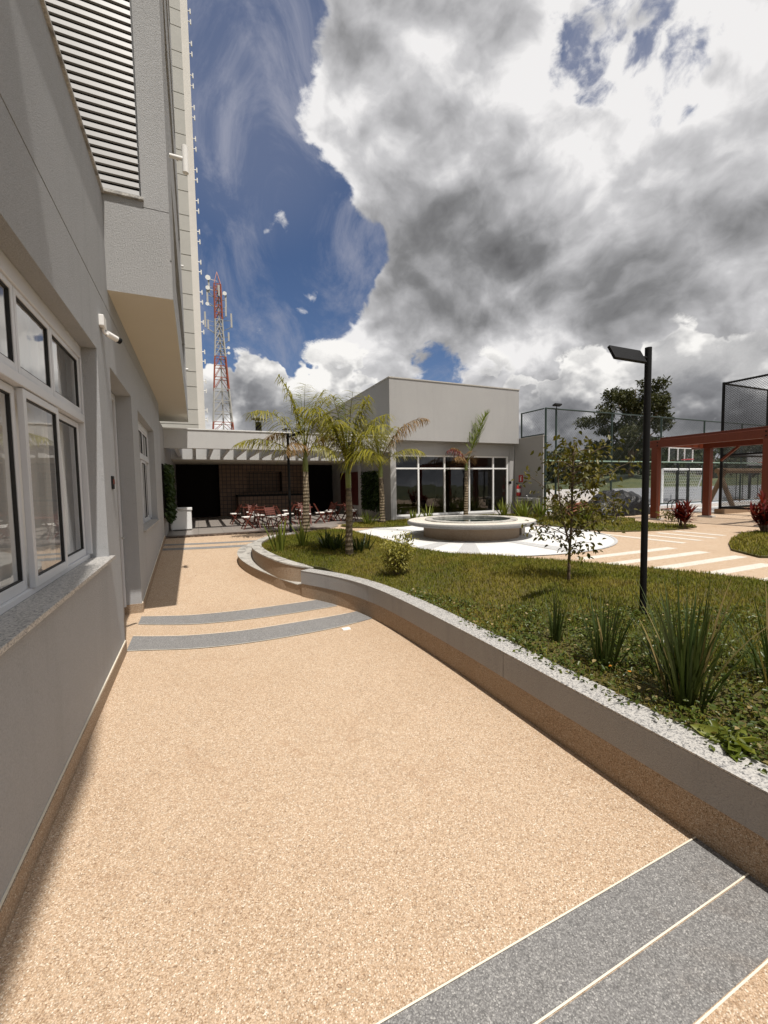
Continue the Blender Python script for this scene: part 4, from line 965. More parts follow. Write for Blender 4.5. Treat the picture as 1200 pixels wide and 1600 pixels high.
P4 = [(-8, 70, 1.95, .22, .44, -.25, 'palm_green'), (170, 66, .95, 2.3, .30, 1.1, 'red_leaf'), (200, 52, .8, 2.4, .28, 1.1, 'palm_dry'), (150, 72, .8, 2.4, .26, 1.1, 'palm_dry'), (20, 62, .7, 2.2, .24, 1.0, 'palm_dry'), (260, 62, .7, 2.2, .24, 1.0, 'palm_dry')]
palm('palm_tree', (8.42, 11.95, ZP+.02), 1.62, .25, .075, P4, 'sick thin palm behind the fountain with one upright green frond and browned drooping ones')

# ------------------------------------------------------------------ strap-leaved plants, shrubs, young trees
def strap_plant(name, loc, n, L, spread, w, mat, label, cat='plant', group=None, seed=1):
    rr = random.Random(seed); x, y, z = loc; m_ = MB()
    for k in range(n):
        a = rr.uniform(0, 2*pi); r0 = rr.uniform(0, .11)*spread*2; b = Vector((x+r0*cos(a), y+r0*sin(a), z-.02)); a2 = a+rr.uniform(-.5, .5)
        out = spread*(.1+.95*rr.random()**1.1)*(1.5 if rr.random() < .10 else 1); l = L*rr.uniform(.55, 1.08); d = Vector((cos(a2)*out, sin(a2)*out, 1)).normalized(); P = [b]; p = b
        bend = rr.uniform(.02, .16)*(1+out) * (4.5 if rr.random() < .10 else 1)
        for s in range(6):
            d = (d + Vector((cos(a2), sin(a2), -.55))*bend*.45*(s/5)).normalized(); p = p + d*l/6; P.append(p.copy())
        sa = a2+pi/2+rr.uniform(-.6, .6); sd = Vector((cos(sa), sin(sa), 0)); ww = w*rr.uniform(.7, 1.2)
        m_.ribbon(P, [ww*.75, ww, ww, ww*.9, ww*.7, ww*.42, .002], sd)
    o = m_.build(name, mat, None, recalc=False)
    # origin at the foot of the plant
    for v in o.data.vertices: v.co -= Vector(loc)
    o.location = loc
    return tag(o, label, cat, group)
lzv = lambda x, y: (x, y, lawn_z(x, y))
strap_plant('strap_leaf_plant', lzv(2.40, 1.36), 115, .70, .44, .015, 'strap', 'largest clump of dark sword-shaped leaves, beside the granite kerb and lamp post', seed=3)
strap_plant('strap_leaf_plant', lzv(2.42, 1.88), 64, .50, .36, .012, 'strap', 'mid-sized clump of narrow dark leaves left of the tall lamp post', seed=5)
strap_plant('strap_leaf_plant', lzv(2.47, 2.34), 40, .43, .24, .010, 'strap', 'small sparse upright tuft of narrow leaves farthest along the granite kerb', seed=8)
strap_plant('strap_leaf_plant', lzv(2.95, 1.22), 55, .55, .42, .011, 'strap', 'clump of thin leaves cut off by the right picture edge', seed=9)
strap_plant('strap_leaf_plant', lzv(2.62, 1.62), 30, .40, .5, .009, 'strap', 'loose low clump of thin arching leaves behind the largest sword-leaf clump', seed=14)
for k, (px, py, n, L, sp, w, mt_, lab) in enumerate([
    (436, 862, 18, .62, .38, .05, 'strap_light', 'broad-leaved lily clump at the foot of the lamp post by the planter end'),
    (473, 855, 14, .58, .24, .045, 'strap_light', 'upright broad-leaved plant at the foot of the palm by the planter end'),
    (512, 858, 40, .42, .8, .04, 'strap', 'low spreading dark-leaved clump left of the nearest palm trunk'),
    (528, 860, 36, .40, .8, .04, 'strap', 'dark leafy clump touching the nearest palm trunk'),
    (562, 862, 26, .40, .7, .04, 'strap', 'small dark leafy clump right of the nearest palm trunk')]):
    p = on_z(px, py, .50); p = on_z(px, py, lawn_z(p.x, p.y)); strap_plant('lily_clump', tuple(p), n, L, sp, w, mt_, lab, seed=30+k)
for k, (x, y, n, L, lab) in enumerate([
    (6.72, 11.55, 14, .62, 'tall pale lily clump before the glass front, beside the fountain'),
    (4.55, 11.35, 22, .42, 'broad-leaved clump before the terrace chairs on the lawn strip'),
    (6.35, 11.9, 10, .40, 'small lily tuft at the building corner'),
    (9.75, 11.6, 26, .62, 'grassy clump against the door of the glass front'), (10.2, 11.2, 26, .66, 'grassy clump under the fire extinguisher'),
    (10.35, 10.5, 26, .66, 'grassy clump under the drinking fountain'), (10.5, 9.9, 26, .60, 'grassy clump at the court fence corner'), (10.0, 9.5, 24, .55, 'grassy clump behind the fountain rim, nearest the young tree'),
    (9.55, 10.3, 24, .58, 'grassy clump in the middle of the bed beyond the fountain'), (10.65, 9.0, 24, .5, 'grassy clump nearest the black plastic heap')]):
    strap_plant('lily_clump', (x, y, ZP+.02), int(n*1.5), L*1.12, .6, .045, 'strap_light', lab, seed=60+k)

def tree(name, loc, trunk_r, skeleton, leaf_n, leaf_size, mat, bark, label, cat='tree', spread=.16, aspect=.5, group=None, seed=1, scale=1.0):
    """skeleton: list of polylines (offsets from loc) with start radius; leaves gather along the outer parts"""
    t = thing(name, loc, label, cat, group); rng = np.random.default_rng(seed); m_ = MB(); pts = []; wts = []
    for poly, r, leafy in skeleton:
        P = [Vector(loc)+Vector(p)*scale for p in poly]; Q = spline([tuple(p) for p in P], 4); n = len(Q)
        m_.tube(Q, [r*(1-.75*i/(n-1)) for i in range(n)], 7)
        if leafy:
            for i in range(int(n*.35), n): pts.append(Q[i]); wts.append(leafy*(.35+.65*i/n))
    m_.build('trunk', bark, t, smooth=True)
    pts = np.array([tuple(p) for p in pts]); wts = np.array(wts); wts /= wts.sum()
    idx = rng.choice(len(pts), leaf_n, p=wts); cl = rng.normal(size=(leaf_n, 3))*spread*np.array([1, 1, .7])
    np_mesh('crown', leaf_cloud(pts[idx]+cl, leaf_size, aspect, rng=rng, dirs=np.concatenate([cl[:, :2]*4, np.full((leaf_n, 1), -.3)], 1)), 6, LEAF6, mat, t)
    return t
# young tree: reddish stem, open crown of small leaves
def young_skeleton(H, seed, spread, n):
    rr = random.Random(seed); S = [([(0,0,-.03), (.01,0,H*.2), (.06,.02,H*.42), (.05,0,H*.7), (.09,.02,H*.97)], .019, .8), ([(.02,0,H*.24), (-.06,.04,H*.45), (-.08,.08,H*.66), (-.06,.1,H*.85)], .012, .8)]
    for k in range(n):
        f = rr.uniform(.2, .92); a = rr.uniform(0, 2*pi); L = spread*rr.uniform(.55, 1.1)*(1.1-.5*abs(f-.45)); b = (.04*f, .0, H*f)
        S.append(([b, (b[0]+cos(a)*L*.5, b[1]+sin(a)*L*.5, b[2]+L*.22), (b[0]+cos(a)*L, b[1]+sin(a)*L, b[2]+L*rr.uniform(-.05, .35))], .006, 1.0))
    return S
YT = young_skeleton(1.62, 5, .42, 30)
R_ = AX_R.copy(); R_.z = 0; R_.normalize()
for (s, z0, z1) in ((.72, 1.0, 1.34), (-.50, .85, 1.22), (.55, .62, .70), (-.45, .60, .62), (.40, 1.30, 1.5), (.62, .95, .85)):   # long side branches
    YT.append(([(.05, 0, z0-.12), (R_.x*s*.5, R_.y*s*.5, (z0+z1)/2), (R_.x*s, R_.y*s, z1)], .007, 1.6))
tree('young_tree', (3.78, 3.40, lawn_z(3.78, 3.4)), .02, YT, 1150, .062, 'tree_leaf', 'bark', 'slender young tree with open leafy crown in the lawn left of the tall lamp post', spread=.075, seed=4)
SH = []
rr = random.Random(12)
for k in range(30):
    a = rr.uniform(0, 2*pi); L = rr.uniform(.06, .26); h = rr.uniform(.25, .56); SH.append(([(0,0,0), (cos(a)*L*.5, sin(a)*L*.5, h*.5), (cos(a)*L, sin(a)*L, h)], .005, 1.0))
tree('shrub', (2.43, 5.02, lawn_z(2.43, 5.02)), .01, SH, 2200, .036, 'shrub_leaf', 'bark', 'yellow-green rounded shrub in the lawn before the fountain', 'shrub', .035, seed=6)
q = on_z(963, 815, ZP); tree('sapling', tuple(q), .01, young_skeleton(.85, 9, .25, 8), 160, .07, 'tree_leaf', 'bark', 'tiny sapling in front of the black plastic heap', spread=.07, seed=11)
for k, (px, py, w, h, n, lab) in enumerate([(925, 812, .5, .45, 260, 'low leafy bush beside the clay brick heap'), (870, 815, .45, .6, 300, 'bushy plant by the corner post of the court fence'), (1050, 815, .3, .25, 120, 'dark low bush at the foot of the pergola post')]):
    q = on_z(px, py, ZP); S = []
    for j in range(14):
        a = random.uniform(0, 2*pi); S.append(([(0,0,0), (cos(a)*w*.3, sin(a)*w*.3, h*.6), (cos(a)*w*.6, sin(a)*w*.6, h)], .006, 1.0))
    tree('bush', tuple(q), .01, S, n, .08, 'tree_leaf', 'bark', lab, 'bush', .10, seed=20+k)
def cordyline(loc, H, W, label, seed):
    rr = random.Random(seed); t = thing('red_cordyline', loc, label, 'plant', None); x, y, z = loc; st = MB(); lv_ = MB()
    for k in range(9):
        a = rr.uniform(0, 2*pi); L = W*rr.uniform(.2, 1); h = H*rr.uniform(.5, 1); p0 = Vector((x+.04*cos(a), y+.04*sin(a), z)); p1 = Vector((x+L*cos(a)*.55, y+L*sin(a)*.55, z+h*.72))
        st.tube([p0, p0.lerp(p1, .5)+Vector((0,0,.05)), p1], [.014, .012, .009], 6)
        for j in range(22):
            f = rr.uniform(.35, 1.0); b = p0.lerp(p1, f); aa = rr.uniform(0, 2*pi); e = rr.uniform(-.1, 1.3) if f < .9 else rr.uniform(.7, 1.4); d = Vector((cos(aa)*cos(e), sin(aa)*cos(e), sin(e))); P = [b]; p = b; l = rr.uniform(.17, .32)
            for s in range(4):
                d = (d+Vector((0,0,-.16*s/3))).normalized(); p = p+d*l/4; P.append(p)
            lv_.ribbon(P, [.012, .042, .05, .034, .003], Vector((-sin(aa), cos(aa), 0)))
    st.build('stem', 'bark', t); lv_.build('foliage', 'red_leaf', t, recalc=False)
cordyline((10.67, 6.23, ZP), .98, .42, 'red-leaved cordyline shrub at the lawn tip between the pergola posts', 2)
cordyline((10.9, 4.72, ZP+.02), 1.0, .50, 'red-leaved cordyline shrub cut off by the right picture edge', 4)

# ground cover along the kerb
def cover(P, size, zlo, zhi, name, label):
    n = len(P); z = lz(P[:, 0], P[:, 1]) + RNG.uniform(zlo, zhi, n); Q = np.stack([P[:, 0], P[:, 1], z], 1)
    a = RNG.uniform(0, 2*pi, n); dirs = np.stack([np.cos(a), np.sin(a), RNG.uniform(-.2, .25, n)], 1)
    return tag(np_mesh(name, leaf_cloud(Q, size, .62, up_bias=.6, dirs=dirs), 6, LEAF6, 'cover_leaf'), label, 'ground cover', None, 'stuff')
P = scatter([(2.14, -1.5), (2.14, 3.0), (2.09, 4.1), (2.3, 4.3), (2.55, 3.3), (2.95, 2.6), (3.5, 2.2), (4.2, 2.0), (5.2, 1.4), (5.2, -1.5)], 34000)
clump = .55+.45*np.sin(P[:, 0]*5.1+1.3*np.sin(P[:, 1]*3.7))*np.sin(P[:, 1]*4.3+1.1*np.sin(P[:, 0]*6.1))
wgt = RNG.uniform(size=len(P)) < clump*1.25*np.clip(1.25-(P[:, 0]-2.12)/1.9 - np.clip(P[:, 1]-2.4, 0, 9)*.25, .12, 1)
cover(P[wgt], .030, .0, .075, 'ground_cover', 'small-leaved ground cover spilling towards the granite kerb')
P = scatter([(2.05, -1.5), (2.05, 3.0), (2.22, 3.0), (2.22, -1.5)], 1150); k = RNG.uniform(size=len(P)) < .35+.5*np.sin(P[:, 1]*9)**2; P = P[k]
n = len(P); Q = np.stack([P[:, 0], P[:, 1], .395+RNG.uniform(0, .02, n)], 1)
tag(np_mesh('ground_cover', leaf_cloud(Q, .028, .6), 6, LEAF6, 'cover_leaf'), 'creeping shoots lying over the granite kerb', 'ground cover', None, 'stuff')
for k, (x, y, lab) in enumerate([(2.20, 1.05, 'rosette weed with broad toothed leaves overhanging the granite kerb'), (2.60, .95, 'leafy rosette weed in the ground cover at the right picture edge')]):
    z = lawn_z(x, y)+.02; n = 11; a = np.linspace(0, 2*pi, n, endpoint=False)+RNG.uniform(-.3, .3, n); dirs = np.stack([np.cos(a), np.sin(a), np.full(n, .35)], 1)*3
    o = np_mesh('rosette_weed', leaf_cloud(np.tile(np.array([[x, y, z]]), (n, 1)), .13, .45, dirs=dirs), 6, LEAF6, 'strap_light'); tag(o, lab, 'weed')
for k, (px, py, lab) in enumerate([(954, 1048, 'tiny orange flower in the ground cover, nearer the kerb edge'), (983, 1057, 'tiny orange flower in the ground cover, nearer the largest leaf clump')]):
    p = on_z(px, py, .42); t = thing('flower', tuple(p), lab, 'flower')
    m_ = MB(); m_.tube([p-Vector((0,0,.05)), p+Vector((0,0,.03))], .0015, 5); m_.build('stalk', 'stem_green', t)
    n = 6; a = np.linspace(0, 2*pi, n, endpoint=False); np_mesh('petals', leaf_cloud(np.tile(np.array([[p.x, p.y, p.z+.03]]), (n, 1)), .011, .8, dirs=np.stack([np.cos(a), np.sin(a), .3+0*a], 1)*4), 6, LEAF6, 'yellow', t)

for k, (x, y, lab) in enumerate([(-.08, 7.6, 'dark leaf lying at the edge of the building shadow on the ramp')]):
    z = walk_z(x, y)+.004; o = np_mesh('fallen_leaf', leaf_cloud(np.array([[x, y, z]]), .045, .5, up_bias=2.0, dirs=np.array([[random.uniform(-4, 4), 4, .2]])), 6, LEAF6, 'palm_dry'); tag(o, lab, 'fallen leaf')
# ------------------------------------------------------------------ folding chairs and tables on the terrace
ZF = ZP + .031
CHAIR_S = 0.70
def make_chair(label):
    t = thing('folding_chair', (0, 0, 0), label, 'chair', 'red wooden folding chairs of the terrace')
    for s in (-1, 1):
        x = s*.19
        m_ = MB(); m_.bar((x, .22, 0), (x, -.24, .88), .022, .035); m_.build('leg', 'chair_wood', t)
        m_ = MB(); m_.bar((s*.165, -.24, 0), (s*.165, .20, .46), .022, .035); m_.build('leg', 'chair_wood', t)
    m_ = MB()
    for k in range(6): m_.box(-.165, .165, -.19+k*.068, -.135+k*.068, .425, .443)
    m_.build('seat', 'chair_wood', t)
    m_ = MB()
    for k in range(4):
        z = .58+k*.075; y = .22-.46*z/.88; m_.obox((0, y-.012, z), (1,0,0), (0,.886,.463), (0,-.463,.886), .19, .008, .026)
    m_.build('backrest', 'chair_wood', t)
    m_ = MB(); m_.box(-.18, .18, -.19, .20, .444, .492); m_.build('cushion', 'cushion', t, bevel=.015)
    m_ = MB(); m_.bar((-.19, .155, .12), (.19, .155, .12), .02, .03); m_.bar((-.165, -.165, .08), (.165, -.165, .08), .02, .03); m_.build('stretcher', 'chair_wood', t)
    return t
def make_table(label):
    t = thing('folding_table', (0, 0, 0), label, 'table', 'red wooden folding tables of the terrace')
    m_ = MB()
    for k in range(8): m_.box(-.35+k*.0885, -.35+k*.0885+.08, -.35, .35, .725, .745)
    m_.build('tabletop', 'chair_wood', t)
    m_ = MB(); m_.box(-.33, .33, -.32, -.28, .69, .724); m_.box(-.33, .33, .28, .32, .69, .724); m_.build('apron', 'chair_wood', t)
    for s in (-1, 1):
        m_ = MB(); m_.bar((s*.26, -.3, 0), (s*.26, .3, .69), .03, .045); m_.build('leg', 'chair_wood', t)
        m_ = MB(); m_.bar((s*.225, .3, 0), (s*.225, -.3, .69), .03, .045); m_.build('leg', 'chair_wood', t)
    return t
TABLES = [(1.72, 12.15, 'nearest the white freezer'), (3.0, 12.75, 'behind the black lamp post'), (4.35, 13.2, 'nearest the leafy green wall panel'), (1.55, 14.0, 'in the shade before the barbecue opening'), (3.3, 14.6, 'deep in the shade behind the palm')]
side_words = {0: 'near', 90: 'right', 180: 'far', 270: 'left'}
chair0 = table0 = None
for i, (x, y, where) in enumerate(TABLES):
    lab = 'red-brown wooden folding table ' + where
    if table0 is None: table0 = make_table(lab); t = table0
    else: t = copy_tree(table0); t['label'] = lab
    t.scale = (CHAIR_S,)*3; t.location = (x, y, ZF); t.rotation_euler = (0, 0, radians((8, -12, 20, 3, -5)[i]))
    for ang in (0, 90, 180, 270):
        if i >= 3 and ang in (90,): continue
        r = .47; a = radians(ang + (10, -14, 24, 5, -8)[i] + random.uniform(-10, 10))
        lab = 'white-cushioned chair on the %s side of the table %s' % (side_words[ang], where)
        if chair0 is None: chair0 = make_chair(lab); c = chair0
        else: c = copy_tree(chair0); c['label'] = lab
        c.scale = (CHAIR_S,)*3; c.location = (x + r*sin(a), y - r*cos(a), ZF); c.rotation_euler = (0, 0, a + pi)

# ------------------------------------------------------------------ red pergola
pg = thing('pergola', (13.6, 5.5, ZP), 'red varnished timber pergola over the plaza before the sports court', 'pergola')
for x, ys_p in ((12.55, (8.12, 5.42, 2.5)), (14.65, (7.85, 5.2, 2.5))):
    for y in ys_p:
        m_ = MB(); m_.box(x-.09, x+.09, y-.09, y+.09, ZP+.05, 2.60); p_ = m_.build('post', 'red_wood', pg, bevel=.008)
        m_ = MB(); m_.box(x-.17, x+.17, y-.17, y+.17, ZP-.01, ZP+.05); m_.build('footing', 'concrete', p_)
for x in (12.55, 14.65):
    m_ = MB(); m_.box(x-.09, x+.09, 2.1, 8.30, 2.60, 2.81); m_.build('beam', 'red_wood', pg, bevel=.006)
for x in (12.55, 14.65):
    for y in (8.0, 5.42):
        for dz in (.05, .15):
            m_ = MB(); m_.tube([(x-.105, y+.03, 2.60+dz), (x-.085, y+.03, 2.60+dz)], .018, 8); m_.build('bolt', 'black_metal', pg)
for y in (8.02, 5.42, 2.5):
    m_ = MB(); m_.box(12.64, 14.56, y-.07, y+.07, 2.62, 2.80); m_.build('cross_beam', 'red_wood', pg, bevel=.006)
for x in (12.95, 13.3, 13.65, 14.0, 14.35):
    m_ = MB(); m_.box(x-.04, x+.04, 2.1, 8.25, 2.802, 2.92); m_.build('rafter', 'red_wood', pg, bevel=.004)
for x, y in ((14.55, 7.6),):
    m_ = MB(); m_.bar((14.65, 7.5, 2.2), (14.65, 7.05, 2.6), .06); m_.build('brace', 'red_wood', pg)

# ------------------------------------------------------------------ sports court: fences, walls, goal, hoops
def chain_mesh(mb, A, B, z0, z1, cell, r):
    A = Vector(A); B = Vector(B); L = (B-A).length; d = (B-A)/L; H = z1-z0; k = -H
    while k < L:
        for s in (1, -1):
            u0, u1 = max(0, k), min(L, k+H)
            if u1 <= u0: continue
            za, zb = (z0+(u0-k), z0+(u1-k)) if s == 1 else (z1-(u0-k), z1-(u1-k))
            a = A+d*u0; b = A+d*u1; mb.tube([(a.x, a.y, za), (b.x, b.y, zb)], r, 3, cap=False)
        k += cell
def fence(name, A, B, z0, z1, posts, rails, cell, r, label, mat='fence_green', pr=.035, mid=None):
    A = Vector(A); B = Vector(B); t = thing(name, (A.x, A.y, z0), label, 'fence'); L = (B-A).length; d = (B-A)/L
    for u in posts:
        p = A+d*u; m_ = MB(); m_.tube([(p.x, p.y, z0-.1), (p.x, p.y, z1)], pr, 8); m_.build('post', mat, t)
    for z in rails:
        m_ = MB(); m_.tube([(A.x, A.y, z), (B.x, B.y, z)], pr*.75, 8); m_.build('rail', mid if (mid and z < z1-.2 and z > z0+.2) else mat, t)
    m_ = MB(); chain_mesh(m_, A, B, z0, z1, cell, r); m_.build('chain_link', mat, t)
    return t
FX = [0.0, .48, 3.3, 6.2, 9.1, 12.0, 14.9, 17.8, 20.7, 23.6]
fence('court_fence', (11.08, 11.0, 0), (36, 11.0, 0), .66, 4.2, FX, (.68, 2.38, 4.18), .11, .0016, 'high dark green chain-link fence running along the far side of the court', mid='rail_green')
fence('court_fence', (11.075, 12.19, 0), (11.075, 11.08, 0), 3.30, 4.2, (0.02,), (3.31, 4.18), .11, .0016, 'short chain-link panel on top of the grey boundary wall', pr=.03)
fence('court_fence', (16.4, 8.38, 0), (16.4, 1.5, 0), .62, 4.9, (0, 2.3, 4.6, 6.8), (.66, 2.45, 4.86), .075, .0042, 'taller black chain-link fence seen end-on beyond the pergola', 'black_metal', .045)
fence('court_fence', (16.45, 8.40, 0), (28, 8.40, 0), .62, 4.9, (2.8, 5.6, 8.4, 11.4), (.66, 2.45, 4.86), .075, .0042, 'taller black chain-link fence along the court behind the log swing', 'black_metal', .045)
fl = thing('floodlight', (11.6, 11.0, 4.2), 'small floodlight clamped to the court fence top beside the corner post', 'floodlight')
m_ = MB(); m_.obox((11.5, 10.9, 4.30), (1,0,0), (0,.9,-.3), (0,.3,.9), .16, .07, .025); m_.build('head', 'black_metal', fl); m_ = MB(); m_.tube([(11.56, 11, 4.15), (11.5, 10.92, 4.3)], .015, 6); m_.build('bracket', 'black_metal', fl)
kb = MB(); kb.box(11.0, 36, 10.92, 11.08, ZP-.05, .60); tag(kb.build('fence_kerb', 'court_white'), 'low white kerb carrying the green court fence', 'kerb')
kb = MB(); kb.box(16.3, 28, 8.25, 8.5, ZP-.05, .62); tag(kb.build('fence_kerb', 'log'), 'low brown kerb under the black fence behind the pergola', 'kerb')
m_ = MB(); m_.box(11.5, 50, 11.1, 14.3, ZP-.02, ZP+.006); setting(m_.build('court_floor', 'court_floor'), 'blue-grey sports court floor')
m_ = MB(); m_.box(16.6, 26, 8.55, 10.8, ZP-.02, ZP+.03); setting(m_.build('gravel_bed', 'pebble'), 'white gravel bed under the swing')
m_ = MB(); m_.box(12.5, 19.0, 15.2, 15.4, ZP-.05, 1.28); tag(m_.build('court_wall', 'court_white'), 'sunlit white low wall behind the court fence', 'wall')
m_ = MB(); m_.box(19.02, 60, 14.4, 14.6, ZP-.05, 1.27); tag(m_.build('court_wall', 'court_grey'), 'long grey low wall at the back of the court', 'wall')
def tube_thing(root, name, segs, mat, r=.05):
    for a, b in segs:
        m_ = MB(); m_.tube([a, b], r, 8); m_.build(name, mat, root)
g0 = on_y(1034, 783, 13.6); g1 = on_y(1100, 781, 13.6); gz0, gz1 = ZP, 2.2
go = thing('football_goal', (g0.x, 13.6, ZP), 'white football goal frame with net before the grey court wall', 'goal')
tube_thing(go, 'post', [((g0.x, 13.6, gz0), (g0.x, 13.6, gz1)), ((g1.x, 13.6, gz0), (g1.x, 13.6, gz1))], 'white_metal', .06)
tube_thing(go, 'crossbar', [((g0.x, 13.6, gz1), (g1.x, 13.6, gz1))], 'white_metal', .06)
tube_thing(go, 'stay', [((g0.x, 13.6, gz1), (g0.x+.2, 14.3, gz0)), ((g1.x, 13.6, gz1), (g1.x+.2, 14.3, gz0)), ((g0.x, 13.6, gz0+.03), (g0.x+.2, 14.3, gz0+.03))], 'white_metal', .03)
m_ = MB()
k = 0.0
while g0.x+k < g1.x: m_.tube([(g0.x+k, 13.62, gz1), (g0.x+k+.2, 14.3, gz0)], .006, 3); k += .16
for j in range(12): f = j/12; m_.tube([(g0.x+.2*f, 13.6+.7*f, gz1-(gz1-gz0)*f), (g1.x+.2*f, 13.6+.7*f, gz1-(gz1-gz0)*f)], .006, 3)
m_.build('net', 'white_metal', go)
def hoop(px, py0, py1, pxa, pxb, base_py, Y, board, label):
    a = on_y(pxa, py1, Y); b = on_y(pxb, py0, Y); c_ = on_y(px, base_py, Y); t = thing('basketball_hoop', (c_.x, Y, ZP), label, 'basketball hoop'); x0, x1, z0, z1 = a.x, b.x, a.z, b.z
    for dx in (-.0, .9 if board == 'clear' else 0.0):
        m_ = MB(); m_.tube([(c_.x+dx, Y+.3, ZP), (c_.x+dx, Y+.3, z0+.2)], .07, 10); m_.build('pole', 'black_metal', t)
        if board != 'clear': break
    m_ = MB()
    if board == 'clear':
        w = .05
        m_.box(x0, x1, Y, Y+.04, z1-w, z1); m_.box(x0, x1, Y, Y+.04, z0, z0+w); m_.box(x0, x0+w, Y, Y+.04, z0+w, z1-w); m_.box(x1-w, x1, Y, Y+.04, z0+w, z1-w)
        xm = (x0+x1)/2; s = (x1-x0)*.15; zb = z0+.12
        m_.box(xm-s, xm+s, Y-.01, Y+.03, zb+.75, zb+.79); m_.box(xm-s, xm-s+.04, Y-.01, Y+.03, zb, zb+.75); m_.box(xm+s-.04, xm+s, Y-.01, Y+.03, zb, zb+.75); m_.box(xm-.03, xm+.03, Y+.01, Y+.03, zb+.79, z1-w)
        m_.build('backboard', 'white_metal', t)
        m_ = MB(); m_.quad((x0, Y+.02, z0), (x1, Y+.02, z0), (x1, Y+.02, z1), (x0, Y+.02, z1)); m_.build('board_glass', 'glass', t)
    else:
        m_.box(x0, x1, Y, Y+.05, z0, z1); m_.build('backboard', 'backboard', t)
    xm = (x0+x1)/2; ring = [Vector((xm+.25*cos(q_*pi/8), Y-.3+.25*sin(q_*pi/8), z0+.15)) for q_ in range(17)]
    m_ = MB(); m_.tube(ring, .02, 5, cap=False); m_.build('rim', 'red_paint', t)
hoop(1067, 700, 723, 1045, 1083.5, 784, 13.3, 'clear', 'basketball hoop with a white-edged clear backboard between pergola posts')
hoop(1180, 707, 727, 1168, 1198, 782, 13.3, 'grey', 'basketball hoop with a solid grey backboard seen through the black fence')

# log swing
sg_ = thing('log_swing', (17.8, 9.0, ZP), 'swing frame of weathered logs on the white gravel behind the pergola', 'swing')
tube_thing(sg_, 'leg', [((17.8, 8.62, ZP), (17.8, 9.2, 2.02)), ((17.8, 9.6, ZP), (17.8, 8.95, 2.02)), ((21.6, 8.62, ZP), (21.6, 9.2, 2.02)), ((21.6, 9.6, ZP), (21.6, 8.95, 2.02))], 'log', .085)
tube_thing(sg_, 'top_log', [((17.5, 9.08, 1.95), (21.9, 9.08, 1.95))], 'log', .09)
for x in (19.0, 20.5):
    tube_thing(sg_, 'chain', [((x-.22, 9.08, 1.9), (x-.22, 9.08, .85)), ((x+.22, 9.08, 1.9), (x+.22, 9.08, .85))], 'black_metal', .012)
    m_ = MB(); m_.box(x-.24, x+.24, 8.98, 9.18, .82, .86); m_.build('seat', 'log', sg_)
# heap under black plastic, clay brick heap, brown box
def heap(name, loc, sx, sy, sz, mat, label, cat, seed):
    rng = np.random.default_rng(seed); m_ = MB(); n, k = 28, 12; V = []
    for i in range(k+1):
        f = i/k; 
        for j in range(n):
            a = 2*pi*j/n; rr_ = cos(f*pi/2)**.75*(1+.16*sin(3*a+seed)+.10*sin(7*a+f*5)+rng.uniform(-.05, .05)); V.append((loc[0]+sx*rr_*cos(a), loc[1]+sy*rr_*sin(a), loc[2]-.02+sz*sin(f*pi/2)*(1+.12*sin(2*a+seed)+rng.uniform(-.06, .06))))
    m_.add(V, [(i*n+j, i*n+(j+1) % n, (i+1)*n+(j+1) % n, (i+1)*n+j) for i in range(k) for j in range(n)])
    return tag(m_.build(name, mat, None, smooth=True), label, cat)
q = on_z(968, 806, ZP); heap('covered_heap', (q.x+.4, q.y+.5, ZP), 1.25, .8, .78, 'tarp', 'heap covered with crumpled black plastic sheet near the court fence', 'covered heap', 3)
q = on_z(912, 806, ZP); bh = thing('brick_heap', (q.x, q.y+.3, ZP), 'untidy heap of clay bricks beside the black plastic heap', 'brick heap')
rr = random.Random(5); m_ = MB()
for k in range(70):
    f = rr.random(); a = rr.uniform(0, 2*pi); r = .75*(rr.random()**.5)*(1-f*.6); c_ = Vector((q.x+r*cos(a)*1.2, q.y+.3+r*sin(a)*.8, ZP+.05+f*.38)); ax = Vector((rr.uniform(-1, 1), rr.uniform(-1, 1), rr.uniform(-.4, .4))).normalized(); ay = ax.cross(Vector((0,0,1))).normalized(); m_.obox(c_, ax, ay, ax.cross(ay), .11, .055, .035)
m_.build('bricks', 'brick', bh)
q = at_depth(967, 788, 18.4); bx = thing('storage_box', (q.x, q.y, ZP), 'dark brown lidded box standing behind the heaps', 'box')
m_ = MB(); m_.box(q.x-.28, q.x+.28, q.y-.25, q.y+.25, ZP, 1.10); m_.build('body', 'dark', bx, bevel=.02); m_ = MB(); m_.box(q.x-.31, q.x+.31, q.y-.28, q.y+.28, 1.10, 1.17); m_.build('lid', 'brick', bx, bevel=.015)
q = on_z(1050, 797, ZP); rk = thing('bicycle_rack', (q.x, q.y, ZP), 'low rack of three black hoops on a reddish plank beyond the pergola', 'rack')
m_ = MB(); m_.box(q.x-.5, q.x+.9, q.y-.15, q.y+.15, ZP, ZP+.07); m_.build('plank', 'red_wood', rk)
for k in range(3):
    pts = [Vector((q.x+.1+k*.28, q.y+.25*cos(a_), ZP+.05+.36*sin(a_)**.6)) for a_ in [pi*j/10 for j in range(11)]]; m_ = MB(); m_.tube(pts, .018, 6); m_.build('hoop', 'black_metal', rk)

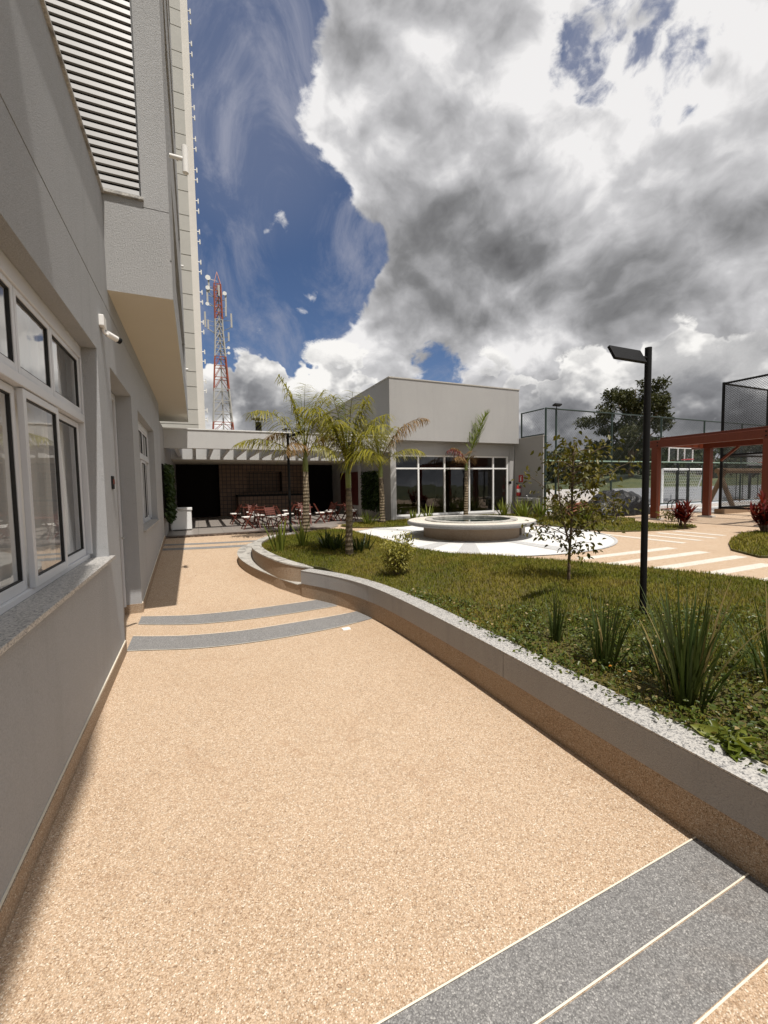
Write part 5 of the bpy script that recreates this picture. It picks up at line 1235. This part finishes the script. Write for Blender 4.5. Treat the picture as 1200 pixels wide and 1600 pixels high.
# ------------------------------------------------------------------ beyond the court: embankment and trees
mb = MB(); nx_, ny_ = 60, 14; V = []
for j in range(ny_):
    for i in range(nx_):
        a = radians(-8 + 100*i/(nx_-1)); f = j/(ny_-1); dist = 34 + 130*f; 
        z = -.06 + (1.9*ss(0, .12, f) + 3.2*ss(.15, 1, f))*(1+.25*sin(i*.55)+.12*sin(i*1.7+j)) if j else -.3
        V.append((sin(a)*dist, cos(a)*dist, z))
mb.add(V, [(j*nx_+i, j*nx_+i+1, (j+1)*nx_+i+1, (j+1)*nx_+i) for j in range(ny_-1) for i in range(nx_-1)])
setting(mb.build('hill', 'far_ground', smooth=True), 'grassy embankment beyond the court')
def big_tree(name, loc, H, W, seed, leaf, nleaf, mat, label, group, limbs=9, low=.25):
    rr = random.Random(seed); rng = np.random.default_rng(seed); t = thing(name, loc, label, 'tree', group); m_ = MB(); x, y, z = loc; C = []
    tp = Vector((x+rr.uniform(-.3, .3), y, z+H*.62)); m_.tube([Vector((x, y, z-.3)), Vector((x+.1, y, z+H*.3)), tp], [H*.028, H*.02, H*.010], 8)
    for k in range(limbs):
        f = low+(.98-low)*k/(limbs-1); a = k*2.4+rr.uniform(-.4, .4); L = W*(1.0-.55*abs(f-.55)/.45*.9)*rr.uniform(.7, 1.1); b = Vector((x, y, z+H*.6*f)); e = b+Vector((cos(a)*L, sin(a)*L, H*(.12+.30*f)*rr.uniform(.7, 1.2)))
        mid = b.lerp(e, .5)+Vector((0, 0, H*.04)); m_.tube([b, mid, e], [H*.010, H*.007, H*.003], 6); 
        for q_ in range(5): C.append((b.lerp(e, .45+.14*q_)+Vector((rr.uniform(-1, 1)*W*.18, rr.uniform(-1, 1)*W*.18, rr.uniform(-.3, 1)*H*.06)), W*rr.uniform(.10, .24)))
    for q_ in range(6): C.append((tp+Vector((rr.uniform(-.35, .35)*W, rr.uniform(-.35, .35)*W, rr.uniform(-.05, .36)*H)), W*rr.uniform(.12, .24)))
    m_.build('trunk', 'bark', t, smooth=True)
    c_ = np.array([tuple(p) for p, r in C]); r_ = np.array([r for p, r in C]); i_ = rng.choice(len(C), nleaf, p=r_**2/np.sum(r_**2)); g_ = rng.normal(size=(nleaf, 3)); g_ /= np.linalg.norm(g_, axis=1)[:, None]
    P_ = c_[i_] + g_*(rng.uniform(.25, 1, nleaf)**.6*r_[i_])[:, None]*np.array([1, 1, .75])
    np_mesh('crown', leaf_cloud(P_, leaf, .45, rng=rng), 6, LEAF6, mat, t)
q = at_depth(985, 745, 42); big_tree('eucalyptus_tree', (q.x, q.y, 0), 11.2, 4.5, 6, .30, 17000, 'euc_leaf', 'tall eucalyptus tree with ragged open crown rising behind the lamp post', None, 13, .3)
rr = random.Random(21)
for k in range(26):
    px = 820 + 15*k + rr.uniform(-6, 6); dep = rr.uniform(60, 105); q = at_depth(px, 750, dep); H = rr.uniform(4.4, 6.8)*(1+ (dep-60)/110) * (1.1 if 1080 < px < 1190 else .85)
    big_tree('far_tree', (q.x, q.y, 1.2+(dep-60)*.035), H, H*.5, 100+k, .5, 1500, 'far_leaf', 'dark green tree in the line on the far slope beyond the court', 'trees on the far slope beyond the court', 8, .12)
